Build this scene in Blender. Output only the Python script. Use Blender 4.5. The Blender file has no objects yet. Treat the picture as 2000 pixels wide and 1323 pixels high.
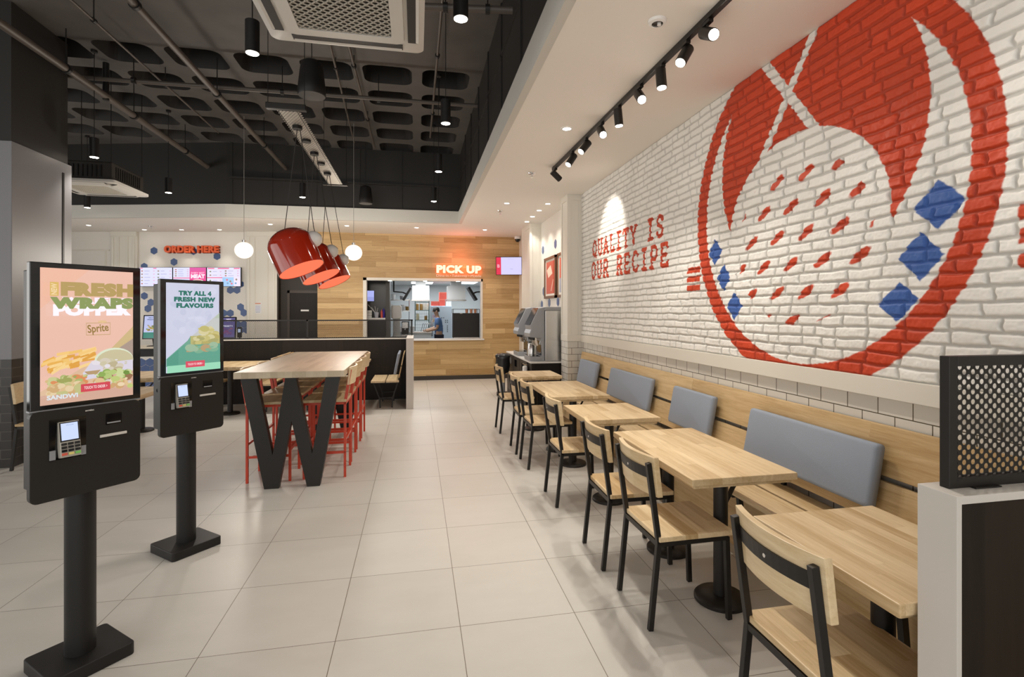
import bpy, math, random
import numpy as np
from mathutils import Matrix, Vector
random.seed(7); rng = np.random.default_rng(7)
S = bpy.context.scene
COL = S.collection
PI = math.pi

# ------------------------------------------------------------------ camera, world, exposure
cam_d = bpy.data.cameras.new('camera'); cam = bpy.data.objects.new('camera', cam_d); COL.objects.link(cam)
S.camera = cam
FPX, CXP, YHP, YAW, CAMH = 1000.5, 1013.8, 608.1, 0.19722, 1.591
cam_d.sensor_fit = 'HORIZONTAL'; cam_d.sensor_width = 36.0
cam_d.lens = 36.0 * FPX / 2000.0
cam_d.shift_x = -(CXP - 1000.0) / 2000.0
cam_d.shift_y = (YHP - 661.5) / 2000.0
cam_d.clip_start = 0.05; cam_d.clip_end = 100
cam.location = (0, 0, CAMH); cam.rotation_euler = (PI / 2, 0, -YAW)

W = bpy.data.worlds.new('world'); S.world = W; W.use_nodes = True
bg = W.node_tree.nodes['Background']; bg.inputs[0].default_value = (1.0, 0.97, 0.93, 1); bg.inputs[1].default_value = 1.5

S.view_settings.view_transform = 'Standard'; S.view_settings.look = 'None'
S.view_settings.exposure = 0.46; S.view_settings.gamma = 1.0
S.view_settings.use_curve_mapping = False
S.cycles.max_bounces = 7; S.cycles.diffuse_bounces = 4; S.cycles.glossy_bounces = 3
S.cycles.transmission_bounces = 4; S.cycles.sample_clamp_indirect = 4.0
S.cycles.caustics_reflective = False; S.cycles.caustics_refractive = False
S.cycles.use_denoising = True

WARM = (1.0, 0.92, 0.81); NEUT = (1.0, 0.93, 0.85)
P_DOWN, P_TRACK, P_CYL, P_GLOBE = 44.0, 36.0, 25.0, 60.0

# ------------------------------------------------------------------ helpers
def lin(r, g, b):
    f = lambda c: (c / 12.92 if c <= 0.04045 else ((c + 0.055) / 1.055) ** 2.4)
    return (f(r / 255), f(g / 255), f(b / 255))

def tag(o, label=None, cat=None, group=None, kind=None):
    if label: o['label'] = label
    if cat: o['category'] = cat
    if group: o['group'] = group
    if kind: o['kind'] = kind
    return o

def empty(name, loc=(0, 0, 0), rz=0.0, label=None, cat=None, group=None):
    o = bpy.data.objects.new(name, None); COL.objects.link(o)
    o.empty_display_size = 0.1
    o.location = loc; o.rotation_euler = (0, 0, rz)
    return tag(o, label, cat, group)

def copy_tree(o, parent=None):
    c = o.copy(); COL.objects.link(c)
    if parent is not None: c.parent = parent
    for ch in list(o.children): copy_tree(ch, c)
    return c

def dup(o, loc, rz=None, label=None):
    c = copy_tree(o); c.location = loc
    if rz is not None: c.rotation_euler = (0, 0, rz)
    if label: c['label'] = label
    return c

class MB:
    """collects verts / faces, builds one mesh object"""
    def __init__(s): s.v = []; s.f = []; s.T = None
    def add(s, vs, fs):
        n = len(s.v)
        if s.T is not None: vs = [tuple(s.T @ Vector(p)) for p in vs]
        s.v += [tuple(p) for p in vs]; s.f += [[i + n for i in f] for f in fs]; return s
    def box(s, x0, x1, y0, y1, z0, z1):
        x0, x1 = min(x0, x1), max(x0, x1); y0, y1 = min(y0, y1), max(y0, y1); z0, z1 = min(z0, z1), max(z0, z1)
        return s.add([(x0,y0,z0),(x1,y0,z0),(x1,y1,z0),(x0,y1,z0),(x0,y0,z1),(x1,y0,z1),(x1,y1,z1),(x0,y1,z1)],
                     [(0,3,2,1),(4,5,6,7),(0,1,5,4),(1,2,6,5),(2,3,7,6),(3,0,4,7)])
    def prism(s, pts, z0, z1):
        a = sum(pts[i][0]*pts[(i+1)%len(pts)][1]-pts[(i+1)%len(pts)][0]*pts[i][1] for i in range(len(pts)))
        if a < 0: pts = pts[::-1]
        if z1 < z0: z0, z1 = z1, z0
        n = len(pts); v = [(x,y,z0) for x,y in pts] + [(x,y,z1) for x,y in pts]
        f = [list(range(n))[::-1], list(range(n, 2*n))] + [(i,(i+1)%n,n+(i+1)%n,n+i) for i in range(n)]
        return s.add(v, f)
    def prismY(s, pts, y0, y1):   # pts in (x,z), extruded along y
        old = s.T; R = Matrix(((1,0,0,0),(0,0,1,0),(0,1,0,0),(0,0,0,1)))
        n0 = len(s.f); s.T = R if old is None else old @ R; s.prism(pts, y0, y1); s.T = old
        for i in range(n0, len(s.f)): s.f[i] = list(s.f[i])[::-1]
        return s
    def prismX(s, pts, x0, x1):   # pts in (y,z), extruded along x
        old = s.T; R = Matrix(((0,0,1,0),(1,0,0,0),(0,1,0,0),(0,0,0,1)))
        s.T = R if old is None else old @ R; s.prism(pts, x0, x1); s.T = old; return s
    def bar(s, p, q, w, h=None, up=(0,0,1)):
        h = h or w; p = Vector(p); q = Vector(q); d = (q-p).normalized(); u = Vector(up)
        if abs(d.dot(u)) > .97: u = Vector((1,0,0))
        a = d.cross(u).normalized(); b = a.cross(d).normalized(); vs = []
        for c in (p, q):
            for sx, sy in ((-1,-1),(1,-1),(1,1),(-1,1)): vs.append(c + a*sx*w/2 + b*sy*h/2)
        return s.add(vs, [(0,1,2,3),(7,6,5,4),(0,4,5,1),(1,5,6,2),(2,6,7,3),(3,7,4,0)])
    def cyl(s, p, q, r, n=20, r2=None, caps=True):
        p = Vector(p); q = Vector(q); d = (q-p).normalized(); u = Vector((0,0,1)) if abs(d.z) < .97 else Vector((1,0,0))
        a = d.cross(u).normalized(); b = d.cross(a).normalized(); r2 = r if r2 is None else r2; vs = []
        for c, rr in ((p, r), (q, r2)):
            for i in range(n):
                t = 2*PI*i/n; vs.append(c + a*math.cos(t)*rr + b*math.sin(t)*rr)
        f = [(i,(i+1)%n,n+(i+1)%n,n+i) for i in range(n)]
        if caps: f += [list(range(n))[::-1], list(range(n, 2*n))]
        return s.add(vs, f)
    def tube(s, pts, r, n=8):
        pts = [Vector(p) for p in pts]; vs = []; m = len(pts); pa = None
        for i, p in enumerate(pts):
            d = (pts[min(i+1,m-1)] - pts[max(i-1,0)]).normalized()
            if pa is None:
                u = Vector((0,0,1)) if abs(d.z) < .9 else Vector((1,0,0)); a = d.cross(u).normalized()
            else: a = (pa - d*pa.dot(d)).normalized()
            pa = a; b = d.cross(a)
            for k in range(n):
                t = 2*PI*k/n; vs.append(p + a*math.cos(t)*r + b*math.sin(t)*r)
        f = [(i*n+k, i*n+(k+1)%n, (i+1)*n+(k+1)%n, (i+1)*n+k) for i in range(m-1) for k in range(n)]
        f += [list(range(n))[::-1], list(range((m-1)*n, m*n))]
        return s.add(vs, f)
    def lathe(s, prof, n=32, c=(0,0,0), cap=True):   # prof: (r,z) bottom to top
        vs = []; m = len(prof)
        for r, z in prof:
            for k in range(n):
                t = 2*PI*k/n; vs.append((c[0]+r*math.cos(t), c[1]+r*math.sin(t), c[2]+z))
        f = [(i*n+k, i*n+(k+1)%n, (i+1)*n+(k+1)%n, (i+1)*n+k) for i in range(m-1) for k in range(n)]
        if cap: f += [list(range(n))[::-1], list(range((m-1)*n, m*n))]
        return s.add(vs, f)
    def sphere(s, c, r, n=20, m=12, sz=1.0):
        return s.lathe([(max(1e-4, r*math.sin(PI*i/m)), -r*sz*math.cos(PI*i/m)) for i in range(m+1)], n, c)
    def perf(s, x0, x1, y0, y1, pitch, rad, n=12):   # hexagonally perforated sheet in xy at z=0
        dy = pitch*.8660254; R = pitch/math.sqrt(3)
        for j in range(int((y1-y0)/dy)+1):
            for i in range(int((x1-x0)/pitch)+1):
                cx = x0 + pitch*(i+.5*(j%2)); cy = y0 + dy*j; vs = []
                for k in range(n):
                    t = 2*PI*k/n + PI/6
                    rr = R if (n == 6 or k % 2 == 0) else R*.8660254
                    vs.append((cx+rr*math.cos(t), cy+rr*math.sin(t), 0)); 
                for k in range(n):
                    t = 2*PI*k/n + PI/6; vs.append((cx+rad*math.cos(t), cy+rad*math.sin(t), 0))
                s.add(vs, [(k,(k+1)%n,n+(k+1)%n,n+k) for k in range(n)])
        return s
    def perf2(s, x0, x1, y0, y1, a, b, rad, n=12):   # 45 degree staggered holes in diamond cells
        ny = int((y1-y0)/b); nx = int((x1-x0)/(2*a))
        for j in range(ny+1):
            for i in range(nx+1):
                cx = x0+a*(2*i+(j % 2)); cy = y0+b*j; vs = []
                for k in range(n):
                    t = 2*PI*k/n; c, q = math.cos(t), math.sin(t); rr = 1/(abs(c)/a+abs(q)/b); vs.append((cx+rr*c, cy+rr*q, 0))
                for k in range(n):
                    t = 2*PI*k/n; vs.append((cx+rad*math.cos(t), cy+rad*math.sin(t), 0))
                s.add(vs, [(k,(k+1)%n,n+(k+1)%n,n+k) for k in range(n)])
        return s
    def text(s, body, x0, x1, y0, y1, depth, bold=0.0, space=1.0):
        vs, fs = text_geo(body, depth, bold, space)
        a = np.array(vs); mn = a.min(0); mx = a.max(0)
        sx = (x1-x0)/(mx[0]-mn[0]); sy = (y1-y0)/(mx[1]-mn[1])
        s.add([((p[0]-mn[0])*sx+x0, (p[1]-mn[1])*sy+y0, p[2]-mn[2]) for p in vs], fs); return s
    def build(s, name, m, parent=None, bevel=0.0, smooth=False, solid=0.0, seg=2, label=None):
        me = bpy.data.meshes.new(name); me.from_pydata(s.v, [], s.f); me.update()
        me.materials.append(m)
        if smooth:
            me.polygons.foreach_set('use_smooth', [True]*len(me.polygons))
            if smooth != 'all': me.set_sharp_from_angle(angle=math.radians(40))
        o = bpy.data.objects.new(name, me); COL.objects.link(o)
        if parent is not None: o.parent = parent
        if solid:
            sm = o.modifiers.new('solid', 'SOLIDIFY'); sm.thickness = solid; sm.offset = 0
        if bevel:
            b = o.modifiers.new('bevel', 'BEVEL'); b.width = bevel; b.segments = seg; b.limit_method = 'ANGLE'; b.angle_limit = math.radians(40)
        if label: o['label'] = label
        return o

_tg = {}
def text_geo(body, depth, bold, space=1.0):
    k = (body, depth, bold, space)
    if k not in _tg:
        cu = bpy.data.curves.new('t', 'FONT'); cu.body = body; cu.size = 1; cu.offset = bold; cu.extrude = depth/2; cu.resolution_u = 3
        cu.space_character = space
        o = bpy.data.objects.new('t', cu); COL.objects.link(o)
        dg = bpy.context.evaluated_depsgraph_get(); me = bpy.data.meshes.new_from_object(o.evaluated_get(dg))
        _tg[k] = ([tuple(v.co) for v in me.vertices], [list(p.vertices) for p in me.polygons])
        bpy.data.objects.remove(o); bpy.data.curves.remove(cu); bpy.data.meshes.remove(me)
    return _tg[k]

def frame(o, right, up=(0, 0, 1)):
    r = Vector(right).normalized(); u = Vector(up); u = (u - r*u.dot(r)).normalized(); z = r.cross(u); o = Vector(o)
    return Matrix(((r.x,u.x,z.x,o.x),(r.y,u.y,z.y,o.y),(r.z,u.z,z.z,o.z),(0,0,0,1)))

def rrect(x0, x1, y0, y1, r, n=5):
    p = []
    for cx, cy, a in ((x1-r,y0+r,-PI/2),(x1-r,y1-r,0),(x0+r,y1-r,PI/2),(x0+r,y0+r,PI)):
        for i in range(n+1):
            t = a + PI/2*i/n; p.append((cx+r*math.cos(t), cy+r*math.sin(t)))
    return p

class Pic:
    """flat printed / shown picture made of coloured polygons, in xy, layered by tiny z steps"""
    def __init__(s): s.v = []; s.f = []; s.c = []; s.z = 0.0
    def poly(s, pts, col):
        n = len(s.v); s.z += 0.00012
        s.v += [(x, y, s.z) for x, y in pts]; a = sum(pts[i][0]*pts[(i+1)%len(pts)][1]-pts[(i+1)%len(pts)][0]*pts[i][1] for i in range(len(pts)))
        idx = list(range(n, n+len(pts))); s.f.append(idx if a > 0 else idx[::-1]); s.c.append(col); return s
    def rect(s, x0, x1, y0, y1, col): return s.poly([(x0,y0),(x1,y0),(x1,y1),(x0,y1)], col)
    def ell(s, cx, cy, rx, ry, col, rot=0, n=24):
        c, q = math.cos(rot), math.sin(rot)
        return s.poly([(cx+rx*math.cos(t)*c-ry*math.sin(t)*q, cy+rx*math.cos(t)*q+ry*math.sin(t)*c) for t in [2*PI*i/n for i in range(n)]], col)
    def text(s, body, x0, x1, y0, y1, col, bold=0.02, rot=0, space=1.0):
        vs, fs = text_geo(body, 0.0, bold, space); a = np.array(vs); mn = a.min(0); mx = a.max(0); n = len(s.v); s.z += 0.00012
        sx = (x1-x0)/(mx[0]-mn[0]); sy = (y1-y0)/(mx[1]-mn[1]); cx, cy = (x0+x1)/2, (y0+y1)/2; c, q = math.cos(rot), math.sin(rot)
        for p in vs:
            X = (p[0]-mn[0])*sx+x0-cx; Y = (p[1]-mn[1])*sy+y0-cy
            s.v.append((cx+X*c-Y*q, cy+X*q+Y*c, s.z))
        for f in fs: s.f.append([i+n for i in f]); s.c.append(col)
        return s
    def build(s, name, m, parent=None, T=None, label=None):
        vs = s.v if T is None else [tuple(T @ Vector(p)) for p in s.v]
        me = bpy.data.meshes.new(name); me.from_pydata(vs, [], s.f)
        at = me.color_attributes.new('Col', 'FLOAT_COLOR', 'CORNER'); k = 0; d = []
        for f, c in zip(s.f, s.c): d += [c[0], c[1], c[2], 1.0]*len(f)
        at.data.foreach_set('color', d); me.materials.append(m); me.update()
        o = bpy.data.objects.new(name, me); COL.objects.link(o)
        if parent is not None: o.parent = parent
        if label: o['label'] = label
        return o

# ------------------------------------------------------------------ materials
def mat(name, col, rough=.5, metal=0.0, spec=.5, emit=None, es=0.0, coat=0.0, noise=0.0, nscale=30.0, bump=0.0):
    m = bpy.data.materials.new(name); m.use_nodes = True; nt = m.node_tree; b = nt.nodes['Principled BSDF']
    b.inputs['Base Color'].default_value = (*col, 1); b.inputs['Roughness'].default_value = rough
    b.inputs['Metallic'].default_value = metal; b.inputs['Specular IOR Level'].default_value = spec
    b.inputs['Coat Weight'].default_value = coat
    if emit: b.inputs['Emission Color'].default_value = (*emit, 1); b.inputs['Emission Strength'].default_value = es
    if noise or bump:
        tc = nt.nodes.new('ShaderNodeTexCoord'); nz = nt.nodes.new('ShaderNodeTexNoise'); nz.inputs['Scale'].default_value = nscale; nz.inputs['Detail'].default_value = 4
        nt.links.new(tc.outputs['Object'], nz.inputs['Vector'])
        if noise:
            mx = nt.nodes.new('ShaderNodeMix'); mx.data_type = 'RGBA'
            mx.inputs[6].default_value = (*[c*(1-noise) for c in col], 1); mx.inputs[7].default_value = (*[min(1, c*(1+noise)) for c in col], 1)
            nt.links.new(nz.outputs['Fac'], mx.inputs[0]); nt.links.new(mx.outputs[2], b.inputs['Base Color'])
        if bump:
            bp = nt.nodes.new('ShaderNodeBump'); bp.inputs['Strength'].default_value = bump; bp.inputs['Distance'].default_value = .004
            nt.links.new(nz.outputs['Fac'], bp.inputs['Height']); nt.links.new(bp.outputs[0], b.inputs['Normal'])
    return m

def emis(name, col, st):
    m = bpy.data.materials.new(name); m.use_nodes = True; nt = m.node_tree; nt.nodes.clear()
    e = nt.nodes.new('ShaderNodeEmission'); o = nt.nodes.new('ShaderNodeOutputMaterial')
    e.inputs[0].default_value = (*col, 1); e.inputs[1].default_value = st; nt.links.new(e.outputs[0], o.inputs[0]); return m

def colattr(name, emissive=False, st=1.0, rough=.5):
    m = bpy.data.materials.new(name); m.use_nodes = True; nt = m.node_tree; b = nt.nodes['Principled BSDF']
    a = nt.nodes.new('ShaderNodeVertexColor'); a.layer_name = 'Col'; b.inputs['Roughness'].default_value = rough
    if emissive:
        b.inputs['Base Color'].default_value = (.01,.01,.01,1); nt.links.new(a.outputs[0], b.inputs['Emission Color']); b.inputs['Emission Strength'].default_value = st; b.inputs['Roughness'].default_value = .08
    else: nt.links.new(a.outputs[0], b.inputs['Base Color'])
    return m

def N(nt, t, **kw):
    n = nt.nodes.new(t)
    for k, v in kw.items(): setattr(n, k, v)
    return n
def M(nt, op, a, b=None, c=None):
    n = N(nt, 'ShaderNodeMath', operation=op)
    for i, x in enumerate((a, b, c)):
        if x is None: continue
        if isinstance(x, (int, float)): n.inputs[i].default_value = x
        else: nt.links.new(x, n.inputs[i])
    return n.outputs[0]

def wood(name, light, dark, across='X', along='Y', stave=.06, length=.9, rough=.42, var=.75, seam=0.0, grain=.5, rnd=True, coat=0.0):
    m = bpy.data.materials.new(name); m.use_nodes = True; nt = m.node_tree; L = nt.links; b = nt.nodes['Principled BSDF']
    tc = N(nt, 'ShaderNodeTexCoord'); sp = N(nt, 'ShaderNodeSeparateXYZ'); L.new(tc.outputs['Object'], sp.inputs[0])
    oi = N(nt, 'ShaderNodeObjectInfo'); a = sp.outputs[across]; l = sp.outputs[along]
    th = [k for k in 'XYZ' if k not in (across, along)][0]; o = sp.outputs[th]
    r = oi.outputs['Random'] if rnd else 0.37
    ar = M(nt, 'DIVIDE', M(nt, 'ADD', a, M(nt, 'MULTIPLY', r, .5)) if rnd else a, stave); row = M(nt, 'FLOOR', ar)
    wn = N(nt, 'ShaderNodeTexWhiteNoise', noise_dimensions='1D'); L.new(M(nt, 'ADD', row, M(nt, 'MULTIPLY', r, 91.0) if rnd else 5.0), wn.inputs['W'])
    lr = M(nt, 'ADD', M(nt, 'DIVIDE', l, length), M(nt, 'MULTIPLY', wn.outputs['Value'], 7.0)); colm = M(nt, 'FLOOR', lr)
    cb = N(nt, 'ShaderNodeCombineXYZ'); L.new(row, cb.inputs[0]); L.new(colm, cb.inputs[1]); 
    if rnd: L.new(M(nt, 'MULTIPLY', r, 37.0), cb.inputs[2])
    w2 = N(nt, 'ShaderNodeTexWhiteNoise', noise_dimensions='3D'); L.new(cb.outputs[0], w2.inputs['Vector'])
    gv = N(nt, 'ShaderNodeCombineXYZ'); cell = w2.outputs['Value']
    L.new(M(nt, 'ADD', M(nt, 'MULTIPLY', a, 34.0), M(nt, 'MULTIPLY', cell, 60.0)), gv.inputs[0])
    L.new(M(nt, 'MULTIPLY', l, 2.2), gv.inputs[1]); L.new(M(nt, 'MULTIPLY', o, 34.0), gv.inputs[2])
    nz = N(nt, 'ShaderNodeTexNoise'); nz.inputs['Scale'].default_value = 1.0; nz.inputs['Detail'].default_value = 5; nz.inputs['Roughness'].default_value = .62; nz.inputs['Distortion'].default_value = .7
    L.new(gv.outputs[0], nz.inputs['Vector'])
    wv = N(nt, 'ShaderNodeTexNoise'); wv.inputs['Scale'].default_value = 3.2; wv.inputs['Detail'].default_value = 3; wv.inputs['Distortion'].default_value = 2.0; L.new(gv.outputs[0], wv.inputs['Vector'])
    g = M(nt, 'ADD', M(nt, 'MULTIPLY', M(nt, 'SUBTRACT', nz.outputs['Fac'], .5), grain*2.2), M(nt, 'MULTIPLY', M(nt, 'SUBTRACT', wv.outputs['Fac'], .5), grain*.8))
    fac = M(nt, 'ADD', M(nt, 'ADD', M(nt, 'MULTIPLY', M(nt, 'SUBTRACT', cell, .5), var), .45), g)
    mx = N(nt, 'ShaderNodeMix', data_type='RGBA', clamp_factor=True); mx.inputs[6].default_value = (*light, 1); mx.inputs[7].default_value = (*dark, 1); L.new(fac, mx.inputs[0])
    out = mx.outputs[2]
    if seam:
        def near(x, w): 
            fr = M(nt, 'FRACT', x); return M(nt, 'GREATER_THAN', M(nt, 'ABSOLUTE', M(nt, 'SUBTRACT', fr, .5)), .5-w)
        sm = M(nt, 'MAXIMUM', near(ar, seam/stave), near(lr, seam/length))
        m2 = N(nt, 'ShaderNodeMix', data_type='RGBA'); L.new(M(nt, 'MULTIPLY', sm, .6), m2.inputs[0]); L.new(out, m2.inputs[6]); m2.inputs[7].default_value = (*[c*.3 for c in dark], 1); out = m2.outputs[2]
    L.new(out, b.inputs['Base Color']); b.inputs['Roughness'].default_value = rough; b.inputs['Coat Weight'].default_value = coat; b.inputs['Coat Roughness'].default_value = .25
    bp = N(nt, 'ShaderNodeBump'); bp.inputs['Strength'].default_value = .12; bp.inputs['Distance'].default_value = .002; L.new(nz.outputs['Fac'], bp.inputs['Height']); L.new(bp.outputs[0], b.inputs['Normal'])
    return m

OAK_L, OAK_D = (.74,.58,.36), (.46,.30,.135)
M_oak = wood('oak_staves', OAK_L, OAK_D, 'X', 'Y', .07, .75, grain=.7, var=.85)
M_oak_table = wood('oak_table', (.73,.575,.36), (.48,.325,.155), 'X', 'Y', .055, .9, grain=.75, var=.75)
M_oak_grey = wood('bleached_oak', (.60,.52,.39), (.40,.325,.22), 'X', 'Y', .06, 1.2, rough=.42, var=.6, grain=.35)
M_oak_plank = wood('oak_plank', (.68,.50,.275), (.45,.285,.12), 'Z', 'Y', .9, 2.4, grain=.85)
M_oak_bend = wood('oak_bend', (.76,.61,.39), (.54,.38,.19), 'Z', 'Y', .5, 3.0, grain=.75)
M_wallwood = wood('oak_wall_planks', (.66,.46,.225), (.37,.215,.075), 'Z', 'X', .118, 1.25, rough=.5, var=.8, seam=.0016, grain=.45, rnd=False)
M_darkwood = wood('dark_wood_laminate', (.019,.0135,.010), (.007,.005,.004), 'X', 'Z', 1.0, 3.0, rough=.45, grain=.6)
M_darkwood.node_tree.nodes['Principled BSDF'].inputs['Specular IOR Level'].default_value = .22
M_white = mat('white_paint', (.78,.75,.70), .6, noise=.02, nscale=3)
M_soffit = mat('warm_white_ceiling', (.86,.82,.765), .7)
M_trim = mat('cream_trim', (.74,.71,.64), .45)
M_dark = mat('black_painted_concrete', (.082,.074,.067), .6, noise=.45, nscale=3.0, bump=.5)
M_darkwall = mat('black_upper_wall', (.014,.012,.010), .55)
M_black = mat('black_powder_coat', (.011,.010,.0095), .45, spec=.35)
M_blackm = mat('black_metal', (.011,.009,.0075), .42, spec=.4)
M_kiosk = mat('kiosk_black', (.013,.011,.009), .42, spec=.4)
M_bezel = mat('kiosk_glass_black', (.006,.006,.007), .06, spec=.6)
M_red = mat('red_powder_coat', (.56,.050,.018), .38)
M_lampred = mat('gloss_red_enamel', (.40,.022,.006), .12, coat=.8)
M_grey = mat('grey_white_frame', (.62,.59,.55), .5)
M_cush = mat('blue_grey_fabric', (.285,.325,.395), .9, noise=.12, nscale=420, bump=.3)
M_steel = mat('brushed_steel', (.58,.57,.55), .26, metal=.9)
M_greym = mat('grey_plastic', (.30,.31,.33), .35)
M_chrome = mat('chrome', (.8,.8,.8), .12, metal=1.0)
M_whiteplastic = mat('white_plastic', (.80,.79,.77), .4)
M_acw = mat('air_con_white', (.60,.585,.55), .45)
M_acdark = mat('air_con_dark', (.02,.016,.012), .7)
M_stone = mat('white_worktop', (.74,.73,.71), .3)
M_bulb = emis('lamp_bulb', (1.0,.90,.76), 30.0)
M_disc = emis('downlight_disc', (1.0,.92,.80), 12.0)
M_globe = emis('globe_glow', (1.0,.84,.66), 1.25)
M_coral = emis('lamp_diffuser', (1.0,.17,.085), .95)
M_screenc = colattr('screen_picture', True, .78)
M_printc = colattr('printed_picture', False)
M_pipe = mat('pipe_dark_paint', (.085,.070,.058), .45)
M_blue = mat('blue_hexagon_tile', (.052,.100,.26), .3)

def tile_floor():
    m = bpy.data.materials.new('floor_tiles'); m.use_nodes = True; nt = m.node_tree; L = nt.links; b = nt.nodes['Principled BSDF']
    tc = N(nt, 'ShaderNodeTexCoord'); sp = N(nt, 'ShaderNodeSeparateXYZ'); L.new(tc.outputs['Object'], sp.inputs[0])
    u = M(nt, 'DIVIDE', M(nt, 'SUBTRACT', sp.outputs['X'], -2.64114*.6), .6); v = M(nt, 'DIVIDE', M(nt, 'SUBTRACT', sp.outputs['Y'], 4.3217*.6), .6)
    def near(x): return M(nt, 'GREATER_THAN', M(nt, 'ABSOLUTE', M(nt, 'SUBTRACT', M(nt, 'FRACT', x), .5)), .5-.0030)
    ln = M(nt, 'MAXIMUM', near(u), near(v))
    cb = N(nt, 'ShaderNodeCombineXYZ'); L.new(M(nt, 'FLOOR', u), cb.inputs[0]); L.new(M(nt, 'FLOOR', v), cb.inputs[1])
    wn = N(nt, 'ShaderNodeTexWhiteNoise', noise_dimensions='3D'); L.new(cb.outputs[0], wn.inputs['Vector'])
    nz = N(nt, 'ShaderNodeTexNoise'); nz.inputs['Scale'].default_value = 2.6; nz.inputs['Detail'].default_value = 8; nz.inputs['Roughness'].default_value = .68
    mp = N(nt, 'ShaderNodeMapping'); mp.inputs['Scale'].default_value = (1, 2.2, 1); L.new(tc.outputs['Object'], mp.inputs[0]); L.new(mp.outputs[0], nz.inputs['Vector'])
    fac = M(nt, 'ADD', M(nt, 'MULTIPLY', wn.outputs['Value'], .3), M(nt, 'MULTIPLY', nz.outputs['Fac'], .7))
    mx = N(nt, 'ShaderNodeMix', data_type='RGBA'); mx.inputs[6].default_value = (.51,.490,.452,1); mx.inputs[7].default_value = (.64,.620,.582,1); L.new(fac, mx.inputs[0])
    m2 = N(nt, 'ShaderNodeMix', data_type='RGBA'); L.new(ln, m2.inputs[0]); L.new(mx.outputs[2], m2.inputs[6]); m2.inputs[7].default_value = (.17,.145,.11,1)
    L.new(m2.outputs[2], b.inputs['Base Color']); L.new(M(nt, 'ADD', M(nt, 'MULTIPLY', nz.outputs['Fac'], .16), .31), b.inputs['Roughness']); b.inputs['Specular IOR Level'].default_value = .45
    return m
M_floor = tile_floor()

def brick_tile(name, u, col, grout, bw, bh, mort, zoff=0.0, uoff=0.0, rough=.2):
    m = bpy.data.materials.new(name); m.use_nodes = True; nt = m.node_tree; L = nt.links; b = nt.nodes['Principled BSDF']
    tc = N(nt, 'ShaderNodeTexCoord'); sp = N(nt, 'ShaderNodeSeparateXYZ'); L.new(tc.outputs['Object'], sp.inputs[0]); cb = N(nt, 'ShaderNodeCombineXYZ')
    uu = M(nt, 'ADD', sp.outputs['X'], sp.outputs['Y']) if u == 'XY' else sp.outputs[u]
    L.new(M(nt, 'ADD', uu, uoff), cb.inputs[0]); L.new(M(nt, 'SUBTRACT', sp.outputs['Z'], zoff), cb.inputs[1])
    br = N(nt, 'ShaderNodeTexBrick'); br.inputs['Scale'].default_value = 1; br.inputs['Brick Width'].default_value = bw; br.inputs['Row Height'].default_value = bh; br.inputs['Mortar Size'].default_value = mort
    br.inputs['Mortar Smooth'].default_value = .1; br.inputs['Color1'].default_value = (*col, 1); br.inputs['Color2'].default_value = (*[c*.9 for c in col], 1); br.inputs['Mortar'].default_value = (*grout, 1)
    L.new(cb.outputs[0], br.inputs['Vector']); L.new(br.outputs['Color'], b.inputs['Base Color']); b.inputs['Roughness'].default_value = rough
    bp = N(nt, 'ShaderNodeBump', invert=True); bp.inputs['Strength'].default_value = .5; bp.inputs['Distance'].default_value = .003; L.new(br.outputs['Fac'], bp.inputs['Height']); L.new(bp.outputs[0], b.inputs['Normal'])
    return m
M_subway = brick_tile('cream_wall_tiles', 'Y', (.70,.675,.62), (.09,.075,.05), .2, .0975, .0030, 1.135-.0975*12, .06)
M_subwayP = brick_tile('cream_pilaster_tiles', 'XY', (.70,.675,.62), (.09,.075,.05), .2, .0975, .0030, 1.135-.0975*12, .02)
M_blacktile = brick_tile('black_column_tiles', 'XY', (.030,.026,.024), (.085,.075,.065), .22, .092, .0035, 0.0, 0.0, .3)

def spot(parent, loc, power, angle, blend=.7, color=WARM, size=.04, aim=(0, 0, -1)):
    d = bpy.data.lights.new('spot_light', 'SPOT'); d.energy = power; d.spot_size = math.radians(angle); d.spot_blend = blend; d.color = color; d.shadow_soft_size = size*.6
    o = bpy.data.objects.new('spot_light', d); COL.objects.link(o); o.parent = parent; o.location = loc
    o.rotation_euler = Vector(aim).to_track_quat('-Z', 'Y').to_euler(); return o
def point(parent, loc, power, color=WARM, size=.1):
    d = bpy.data.lights.new('point_light', 'POINT'); d.energy = power; d.color = color; d.shadow_soft_size = size
    o = bpy.data.objects.new('point_light', d); COL.objects.link(o); o.parent = parent; o.location = loc; return o
def area(parent, loc, power, sx, sy, color=NEUT, aim=(0, 0, -1)):
    d = bpy.data.lights.new('area_light', 'AREA'); d.energy = power; d.color = color; d.shape = 'RECTANGLE'; d.size = sx; d.size_y = sy
    o = bpy.data.objects.new('area_light', d); COL.objects.link(o); o.parent = parent; o.location = loc
    o.rotation_euler = Vector(aim).to_track_quat('-Z', 'Y').to_euler(); return o

# ------------------------------------------------------------------ the setting
HC, HS, XW = 4.75, 3.35, 2.45
def struct(mb, name, m, parent=None, **kw):
    o = mb.build(name, m, parent, **kw)
    if parent is None: o['kind'] = 'structure'
    return o
struct(MB().box(-9.2, 2.62, -4, 13.6, -.12, 0), 'floor', M_floor)

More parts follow.
